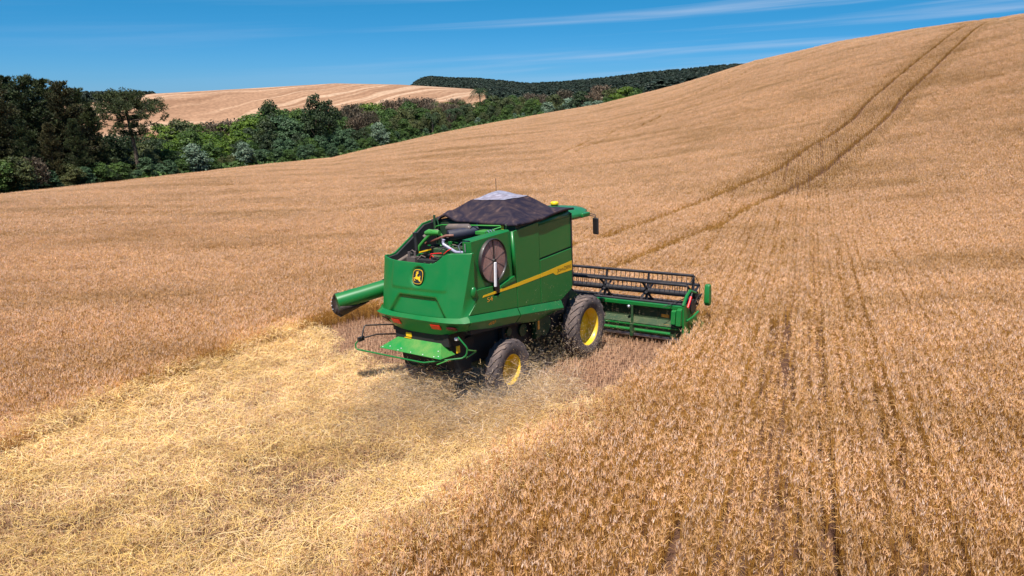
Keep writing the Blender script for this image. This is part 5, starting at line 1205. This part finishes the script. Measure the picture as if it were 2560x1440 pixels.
# ---- wheels
def wheel(name, c, R_, rimr, w, nlug, sg):
    e = bpy.data.objects.new(name, None); COL.objects.link(e); e.parent = MACH; e.location = c
    h = w/2; g = G(); pr = [(rimr-0.01, -h*0.62), (rimr+0.01, -h*0.80), (rimr+(R_-rimr)*0.35, -h*1.0), (R_*0.90, -h*0.97), (R_*0.955, -h*0.80), (R_*0.965, -h*0.4), (R_*0.97, 0)]
    pr = pr+[(r, -y) for r, y in pr[-2::-1]]; g.lathe(pr, (0, 0, 0), 1, 72)
    for i in range(nlug):
        for s in (-1, 1):
            a0 = 2*math.pi*(i+(0.5 if s > 0 else 0))/nlug; V = []
            dw = 0.028*R_/0.87; sec = 6
            for q in range(sec+1):
                t = q/sec; y = s*h*(-0.04+1.04*t); a = a0-0.42*(t**1.1)*(0.87/R_)**0.3; ro = R_*(1.0 if t < .8 else 0.975-0.03*(t-.8)/.2); ri = R_*(0.95 if t < .8 else 0.90); ww = (dw+0.012*t)/R_
                for (r, da) in ((ri, -ww*1.25), (ro, -ww*0.8), (ro, ww*0.8), (ri, ww*1.25)): V.append((r*math.cos(a+da), y*(1.0 if r == ro else 0.985), r*math.sin(a+da)))
            F = [(q*4+k, q*4+k+1, (q+1)*4+k+1, (q+1)*4+k) for q in range(sec) for k in range(3)]+[(0, 1, 2, 3), tuple(sec*4+k for k in (3, 2, 1, 0))]
            g.add(V, F)
    g.build("tyre", RUBBER, e, ang=38)
    g = G(); o = -sg  # outer face direction
    P_ = [(rimr+0.012, h*0.66), (rimr+0.012, h*0.72), (rimr, h*0.74), (rimr-0.012, h*0.70), (rimr-0.030, h*0.60), (rimr-0.035, h*0.30), (rimr-0.055, h*0.10), (rimr-0.06, -h*0.45), (rimr-0.10, -h*0.50), (0.30*rimr, -h*0.36), (0.28*rimr, -h*0.22), (0.001, -h*0.22)]
    g.lathe([(r, y*sg) for r, y in P_], (0, 0, 0), 1, 64); g.lathe([(rimr+0.012, -h*0.68*sg), (rimr-0.03, -h*0.6*sg), (rimr-0.05, -h*0.45*sg)], (0, 0, 0), 1, 64)
    rm = g.build("rim", YELLOW, e, ang=38)
    g = G(); g.lathe([(r, y*sg) for r, y in ((0.001, -h*0.12), (0.13*R_, -h*0.12), (0.14*R_, -h*0.22))], (0, 0, 0), 1, 24)
    for k in range(8): a = k*math.pi/4; g.tube([(0.2*rimr*math.cos(a), -h*0.22*sg, 0.2*rimr*math.sin(a)), (0.2*rimr*math.cos(a), -h*0.10*sg, 0.2*rimr*math.sin(a))], 0.016, 6)
    g.build("hub", YELLOW, rm, ang=40)
    return e
wheel("front_wheel", (0, -1.245, 0.875), 0.875, 0.52, 0.48, 20, -1); wheel("front_wheel", (0, 1.245, 0.875), 0.875, 0.52, 0.48, 20, 1)
wheel("rear_wheel", (-3.68, -1.22, 0.73), 0.73, 0.37, 0.38, 18, -1); wheel("rear_wheel", (-3.68, 1.22, 0.73), 0.73, 0.37, 0.38, 18, 1)
g = G(); g.tube([(0, -1.1, 0.875), (0, 1.1, 0.875)], 0.13, 16); g.box((-0.2, -0.8, 0.7), (0.2, 0.8, 1.1)); g.build("front_axle", DKGREEN, MACH, ang=40)
g = G(); g.box((-3.78, -1.05, 0.66), (-3.58, 1.05, 0.86)); g.box((-3.8, -0.15, 0.8), (-3.5, 0.15, 1.2)); g.tube([(-3.62, -0.95, 0.8), (-3.4, -0.95, 1.35)], 0.03, 8); g.tube([(-3.36, -1.0, 1.1), (-3.30, -1.02, 1.38), (-3.38, -1.04, 1.30)], 0.02, 8); g.build("rear_axle", DKGREEN, MACH, bevel=0.02)
# ---- cab, roof, mirrors, beacon
g = G(); g.prism([(-0.58, 2.0), (0.85, 2.0), (1.10, 2.6), (0.85, 3.84), (-0.58, 3.84)], 1, -0.12, 1.12); cabo = g.build("cab", BLACK, MACH, bevel=0.04)
g = G(); g.add([(0.90, -0.06, 2.1), (0.90, 1.06, 2.1), (1.115, 1.06, 2.62), (1.115, -0.06, 2.62)], [(0, 1, 2, 3)]); g.add([(1.112, -0.06, 2.64), (1.112, 1.06, 2.64), (0.872, 1.06, 3.78), (0.872, -0.06, 3.78)], [(0, 1, 2, 3)]); g.build("windscreen", GLASS, cabo)
for sg in (-1, 1):
    g = G(); g.prism([(-0.45, 2.2), (0.80, 2.2), (1.02, 2.62), (0.80, 3.74), (-0.45, 3.74)], 1, 0.5+sg*0.621, 0.5+sg*0.628); g.build("door", GLASS, cabo)
def roof():
    g = G(); out = [(-0.58, -1.10), (0.35, -1.14), (1.05, -0.85), (1.42, -0.35), (1.45, 0.35), (1.05, 0.85), (0.35, 1.14), (-0.58, 1.10)]; n = len(out); V = []
    for s, z in ((0.96, 3.84), (1.0, 3.90), (0.985, 3.98), (0.86, 4.055), (0.5, 4.075)): V += [(0.35+(x-0.35)*s, y*s, z) for x, y in out]
    F = [(k*n+i, k*n+(i+1) % n, (k+1)*n+(i+1) % n, (k+1)*n+i) for k in range(4) for i in range(n)]+[list(range(n)), [4*n+i for i in range(n)]]
    g.add(V, F); r = g.build("cab_roof", GREEN, MACH, bevel=0.02, ang=40)
    g = G(); g.lathe([(0.001, 4.205), (0.08, 4.20), (0.115, 4.18), (0.125, 4.15), (0.11, 4.11)], (0.95, 0.18, 0), 2, 24); g.build("satellite_receiver", YELLOW, r, ang=50)
    g = G(); g.lathe([(0.10, 4.11), (0.10, 4.06)], (0.95, 0.18, 0), 2, 24); g.build("receiver_base", BLACK, r)
    g = G(); g.box((0.2, -1.18, 3.86), (0.62, -1.02, 3.98)); g.build("corner_lamp_housing", GREEN, r, bevel=0.03)
    for sg in (-1, 1):
        g = G(); g.tube([(0.58, sg*1.0, 3.925), (0.60, sg*1.22, 3.925), (0.60, sg*1.34, 3.90), (0.60, sg*1.355, 3.80)], 0.012, 8); g.tube([(0.58, sg*1.0, 3.875), (0.60, sg*1.22, 3.875), (0.60, sg*1.31, 3.86), (0.60, sg*1.325, 3.80)], 0.012, 8)
        ar = g.build("mirror", BLACK, MACH, ang=60)
        g = G(); M1 = Matrix.Translation((0.60, sg*1.35, 3.60)) @ Matrix.Rotation(RAD(18)*sg, 4, 'Z'); g.box((-0.035, -0.10, -0.24), (0.035, 0.10, 0.22), M1); g.build("mirror_housing", BLACK, ar, bevel=0.03, seg=3)
        g = G(); g.box((-0.034, -0.065, -0.185), (-0.031, 0.065, 0.185), M1); g.build("mirror_glass", GLASS, ar)
roof()
# ---- header
HD = bpy.data.objects.new("header", None); COL.objects.link(HD); HD.parent = MACH; HD.location = (0, 0, 0)
HW = 3.44
g = G(); g.prism([(-0.7, 2.0), (0.1, 1.95), (1.95, 1.05), (1.95, 0.35), (0.0, 1.1)], 1, -0.55, 0.55); g.build("feeder_house", DKGREEN, MACH, bevel=0.02)
g = G(); g.box((1.78, -HW, 1.14), (1.90, HW, 1.245)); g.build("top_beam", GREEN, HD, bevel=0.012)
g = G(); g.box((1.94, -HW+.02, 0.78), (1.955, HW-.02, 1.14)); g.prism([(1.955, 0.78), (1.955, 0.76), (1.80, 0.60), (1.785, 0.615)], 1, -HW+.02, HW-.02); g.box((1.80, -HW+.02, 0.30), (1.82, HW-.02, 0.60))
for yy in (-2.62, -0.9, 0.9, 2.62): g.box((1.925, yy-.008, 0.70), (1.945, yy+.008, 1.14))
bs = g.build("back_sheet", paint("dusty_dark_green_sheet", (0.010, 0.040, 0.012), 0.7, 0.7, dustcol=(0.11, 0.11, 0.045)), HD)
g = G(); g.box((1.76, -HW+.1, 0.545), (1.80, HW-.1, 0.585)); g.build("lower_lip", GREEN, HD, bevel=0.006)
for a, b in ((-3.05, -1.95), (-1.79, -0.7), (0.7, 1.79), (1.95, 3.05)):
    g = G(); g.tube([(1.80, a, 0.40), (1.80, b, 0.40)], 0.048, 14); g.build("lower_tube", GREEN, HD, ang=50)
for yy in (-1.87, 1.87):
    g = G(); g.box((1.70, yy-0.045, 0.22), (1.79, yy+0.045, 0.60)); g.prism([(1.75, 0.6), (1.79, 0.6), (1.79, 1.14), (1.77, 1.14)], 1, yy-0.035, yy+0.035); p = g.build("stand_post", DKGREEN, HD, bevel=0.01)
    g = G(); g.ball((1.74, yy+0.09, 1.10), 0.05, 8); g.build("knob", STEELM, p, ang=60)
g = G(); g.box((1.932, -2.95, 0.84), (1.938, -2.72, 0.93)); g.prism([(1.80, 0.60), (1.81, 0.60), (1.84, 0.66), (1.83, 0.66)], 1, -3.0, -2.8); g.build("warning_sticker", ORANGE, bs)
g = G(); g.tube([(2.32, -HW+.1, 0.60), (2.32, HW-.1, 0.60)], 0.17, 20)
for k in range(120):
    a = k*0.55; y = -HW+0.1+k*0.027; s = 1 if y < 0 else -1; y2 = y
    for sg in (1, -1):
        yy = sg*abs(y2); g.add([(2.32+0.17*math.cos(a), yy, 0.60+0.17*math.sin(a)), (2.32+0.30*math.cos(a), yy, 0.60+0.30*math.sin(a)), (2.32+0.30*math.cos(a+.55), yy+sg*0.027, 0.60+0.30*math.sin(a+.55)), (2.32+0.17*math.cos(a+.55), yy+sg*0.027, 0.60+0.17*math.sin(a+.55))], [(0, 1, 2, 3)])
g.build("feed_auger", DKGREEN, HD, ang=50)
g = G(); g.box((1.85, -HW, 0.20), (2.95, HW, 0.23)); g.box((2.95, -HW, 0.18), (3.08, HW, 0.21))
for k in range(90):
    y = -HW+0.04+k*0.0765; g.add([(3.05, y-.012, .20), (3.05, y+.012, .20), (3.20, y, .19), (3.05, y, .23)], [(0, 1, 2), (0, 3, 2), (1, 3, 2)])
g.build("cutter_bar", STEELM, HD)
# reel
AX, AZ, RR_ = 2.78, 1.37, 0.56
for k in range(6):
    a = RAD(80-60*k); bx, bz = AX+RR_*math.cos(a), AZ+RR_*math.sin(a); g = G(); g.tube([(bx, -3.30, bz), (bx, 3.30, bz)], 0.044, 10)
    y = -3.25
    while y < 3.26:
        g.tube([(bx, y, bz-0.015), (bx+0.01, y, bz-0.14), (bx-0.035, y, bz-0.235)], 0.011, 5); y += 0.152
    g.build("reel_bar", NAVY, HD, ang=50)
g = G(); g.tube([(AX, -3.32, AZ), (AX, 3.32, AZ)], 0.088, 20); g.build("reel_tube", NAVY, HD, ang=50)
for yy in (-3.31, -1.90, -0.49, 0.92, 2.33, 3.31):
    g = G()
    for k in range(6):
        a = RAD(80-60*k); g.tube([(AX+0.05*math.cos(a), yy, AZ+0.05*math.sin(a)), (AX+0.3*math.cos(a-.12), yy+0.01, AZ+0.3*math.sin(a-.12)), (AX+RR_*math.cos(a), yy, AZ+RR_*math.sin(a))], [0.055, 0.045, 0.034], 4)
    if abs(yy) > 3: 
        for k in range(6):
            a = RAD(80-60*k); b = a-RAD(60); g.tube([(AX+RR_*math.cos(a), yy-.03, AZ+RR_*math.sin(a)), (AX+RR_*math.cos(b), yy-.03, AZ+RR_*math.sin(b))], 0.012, 4)
    g.lathe([(0.001, -0.03), (0.12, -0.03), (0.12, 0.03), (0.001, 0.03)], (AX, yy, AZ), 1, 14); g.build("reel_spider", NAVY, HD, ang=40)
for sg in (-1, 1):
    Yo = sg*HW
    g = G(); g.prism([(1.78, 1.245), (1.95, 1.28), (2.35, 0.95), (3.25, 0.50), (3.60, 0.16), (3.0, 0.12), (1.78, 0.25)], 1, Yo-sg*0.03, Yo+sg*0.02); es = g.build("end_sheet", GREEN, HD, bevel=0.008)
    g = G(); g.prism([(1.80, 1.20), (1.66, 1.16), (1.60, 0.72), (1.80, 0.70)], 1, Yo-sg*0.02, Yo-sg*0.16); g.build("end_gusset", GREEN, HD, bevel=0.01)
    g = G(); g.prism([(1.80, 1.14), (1.70, 1.10), (1.64, 0.74), (1.80, 0.72)], 1, Yo-sg*0.20, Yo-sg*0.33); g.build("end_gusset", GREEN, HD, bevel=0.01)
    g = G(); g.tube([(1.80, Yo-sg*0.02, 1.26), (2.05, Yo-sg*0.02, 1.50), (2.30, Yo-sg*0.02, 1.60), (2.80, Yo-sg*0.02, 1.42)], 0.045, 6); g.build("reel_arm", GREEN, HD)
    g = G(); g.tube([(1.92, Yo+sg*0.07, 1.20), (2.16, Yo+sg*0.07, 1.46)], 0.034, 12); g.build("hydraulic_cylinder", REDM, HD, ang=50)
    g = G(); g.tube([(2.16, Yo+sg*0.07, 1.46), (2.25, Yo+sg*0.07, 1.56)], 0.016, 8); g.tube([(1.55, Yo-sg*0.5, 1.24), (2.0, Yo-sg*0.1, 1.42), (2.6, Yo, 1.52)], 0.012, 6); g.tube([(1.7, Yo-sg*0.4, 1.24), (2.1, Yo-sg*0.05, 1.38), (2.7, Yo, 1.60)], 0.010, 6); g.build("hydraulic_hose", BLACK, HD)
    g = G(); g.lathe([(0.001, 0), (0.20, 0), (0.22, 0.03), (0.20, 0.06), (0.001, 0.06)], (2.42, Yo+sg*0.05, 1.12), 1, 24); g.lathe([(0.001, 0), (0.12, 0), (0.12, 0.10), (0.001, 0.10)], (2.78, Yo+sg*0.02, 1.37), 1, 16)
    for k in range(7): g.tube([(2.5+0.05*k, Yo+sg*0.05, 1.2+0.05*(k % 3)), (2.6+.05*k, Yo+sg*.12, 1.42)], 0.015, 5)
    g.build("reel_drive", BLACK, HD, ang=50)
    g = G(); g.prism([(3.00, 1.60), (3.04, 1.66), (3.14, 1.66), (3.20, 1.58), (3.22, 1.12), (3.16, 1.02), (3.04, 1.02), (2.96, 1.12)], 1, Yo+sg*0.14, Yo+sg*0.30); g.build("drive_cover", GREEN, HD, bevel=0.04, seg=3)
    g = G(); g.tube([(2.25, Yo+sg*0.10, 0.86), (2.60, Yo+sg*0.12, 0.94)], 0.035, 8); g.tube([(2.25, Yo+sg*0.10, 0.86), (1.95, Yo+sg*0.03, 0.8)], 0.03, 8); g.build("divider_bracket", GREEN, HD)
    g = G(); g.prism([(3.25, 0.50), (3.60, 0.20), (4.05, 0.10), (3.6, 0.05), (3.0, 0.12)], 1, Yo-sg*0.06, Yo+sg*0.06); g.build("crop_divider", GREEN, HD, bevel=0.02)
# ladder on the left side of the cab
g = G()
for k in range(5): g.box((0.35, 1.15+0.12*k, 1.95-0.33*k), (0.80, 1.35+0.12*k, 1.98-0.33*k))
g.tube([(0.35, 1.1, 2.0), (0.35, 1.7, 0.55)], 0.02, 6); g.tube([(0.80, 1.1, 2.0), (0.80, 1.7, 0.55)], 0.02, 6); g.box((-0.6, 0.92, 1.96), (1.1, 1.6, 2.0)); g.build("ladder", DKGREEN, MACH)

# ------------------------------------------------------------------ chaff and straw in the air
def chaff():
    rg = np.random.default_rng(61); P = Pile(); MW = np.array(MACH.matrix_world)
    def bits(c, l, w, col, tilt=0.9):
        n = len(c); d = rg.normal(0, 1, (n, 3)); d[:, 2] *= tilt; d /= np.linalg.norm(d, axis=1, keepdims=True); wc = c@MW[:3, :3].T+MW[:3, 3]
        k = wc[:, 2] > terrain_z(wc[:, 0], wc[:, 1])+0.02; wc = wc[k]; d = d[k]; l = l[k][:, None]; w = w[k]; n = len(wc); b = rg.normal(0, 0.15, (n, 3))*l
        V, Q = strips(wc-d*l/2, wc+b, wc+d*l/2, np.stack([w, w, w*0.6]), rg); P.add(V, Q, np.repeat(col[k], 6, 0))
    def cols(n): return np.where(rg.random((n, 1)) < 0.6, np.array([0.86, 0.62, 0.32]), np.array([0.86, 0.70, 0.54]))*rg.uniform(0.6, 1.1, (n, 1))
    # fine chaff blown out under the right flank
    n = 8000; x = rg.uniform(-4.4, 0.9, n); y = -1.3-np.abs(rg.normal(0, 0.45, n)); z = np.abs(rg.normal(0.15, 0.55, n)); bits(np.stack([x, y, z], -1), rg.uniform(0.006, 0.022, n), rg.uniform(0.004, 0.008, n), cols(n))
    n = 700; x = rg.uniform(-3.2, 1.5, n); y = rg.uniform(-2.2, -1.35, n); z = rg.uniform(0.4, 2.6, n); bits(np.stack([x, y, z], -1), rg.uniform(0.006, 0.016, n), rg.uniform(0.004, 0.007, n), cols(n))
    n = 500; x = rg.uniform(0.9, 1.75, n); y = rg.uniform(-3.3, -1.4, n); z = rg.uniform(0.3, 1.15, n); bits(np.stack([x, y, z], -1), rg.uniform(0.005, 0.014, n), rg.uniform(0.004, 0.007, n), cols(n))
    # straw thrown from the spreader
    n = 8500; a = rg.normal(0, 0.62, n); r = np.abs(rg.normal(0, 1.5, n)); x = -5.2-r*np.cos(a); y = rg.uniform(-0.9, 0.9, n)+r*np.sin(a)*1.3; z = np.abs(0.95-0.42*r+rg.normal(0, 0.28, n))*0.75+0.02
    bits(np.stack([x, y, z], -1), rg.gamma(3, 0.045, n), rg.uniform(0.004, 0.008, n), cols(n), 0.45)
    n = 15000; x = rg.uniform(-6.8, -2.7, n); y = -1.1-rg.random(n)*1.8; z = np.abs(rg.normal(0.15, 0.36, n)); bits(np.stack([x, y, z], -1), rg.gamma(3, 0.045, n), rg.uniform(0.004, 0.007, n), cols(n), 0.5)
    o = link("flying_chaff", P.mesh("flying_chaff", YM)); tag(o, "chaff and straw flying out behind and beside the harvester wheels", "chaff", kind='stuff')
chaff()

# ---- dust hanging low behind the spreader and round the rear wheel
def dust():
    m = bpy.data.materials.new("harvest_dust"); m.use_nodes = True; nt = m.node_tree; N = nt.nodes; N.clear()
    out = N.new('ShaderNodeOutputMaterial'); v = N.new('ShaderNodeVolumePrincipled'); v.inputs['Color'].default_value = (0.96, 0.86, 0.80, 1); v.inputs['Anisotropy'].default_value = 0.2
    tc = N.new('ShaderNodeTexCoord'); ln = N.new('ShaderNodeVectorMath'); ln.operation = 'LENGTH'; nt.links.new(tc.outputs['Object'], ln.inputs[0])
    nz = N.new('ShaderNodeTexNoise'); nz.inputs['Scale'].default_value = 2.2; nz.inputs['Detail'].default_value = 3.0; nt.links.new(tc.outputs['Object'], nz.inputs['Vector'])
    fo = N.new('ShaderNodeMapRange'); fo.interpolation_type = 'SMOOTHSTEP'; fo.inputs['From Min'].default_value = 1.0; fo.inputs['From Max'].default_value = 0.2; nt.links.new(ln.outputs['Value'], fo.inputs['Value'])
    n2 = N.new('ShaderNodeMapRange'); n2.inputs['From Min'].default_value = 0.40; n2.inputs['From Max'].default_value = 0.75; nt.links.new(nz.outputs['Fac'], n2.inputs['Value'])
    mu = N.new('ShaderNodeMath'); mu.operation = 'MULTIPLY'; nt.links.new(fo.outputs[0], mu.inputs[0]); nt.links.new(n2.outputs[0], mu.inputs[1])
    m2 = N.new('ShaderNodeMath'); m2.operation = 'MULTIPLY'; nt.links.new(mu.outputs[0], m2.inputs[0]); m2.inputs[1].default_value = 0.55; nt.links.new(m2.outputs[0], v.inputs['Density'])
    nt.links.new(v.outputs[0], out.inputs['Volume']); m.cycles.volume_step_rate = 4.0 if hasattr(m, 'cycles') else 1
    g = G(); g.ball((0, 0, 0), 1.0, 12); o = g.build("dust_cloud", m); o.scale = (3.6, 2.6, 0.9)
    p = MACH.matrix_world @ Vector((-5.0, -0.5, 0.35)); o.location = p; o.rotation_euler = (0, 0, RAD(55)); tag(o, "thin pinkish dust hanging low around the rear wheel and straw spreader", "dust", kind='stuff')
dust()
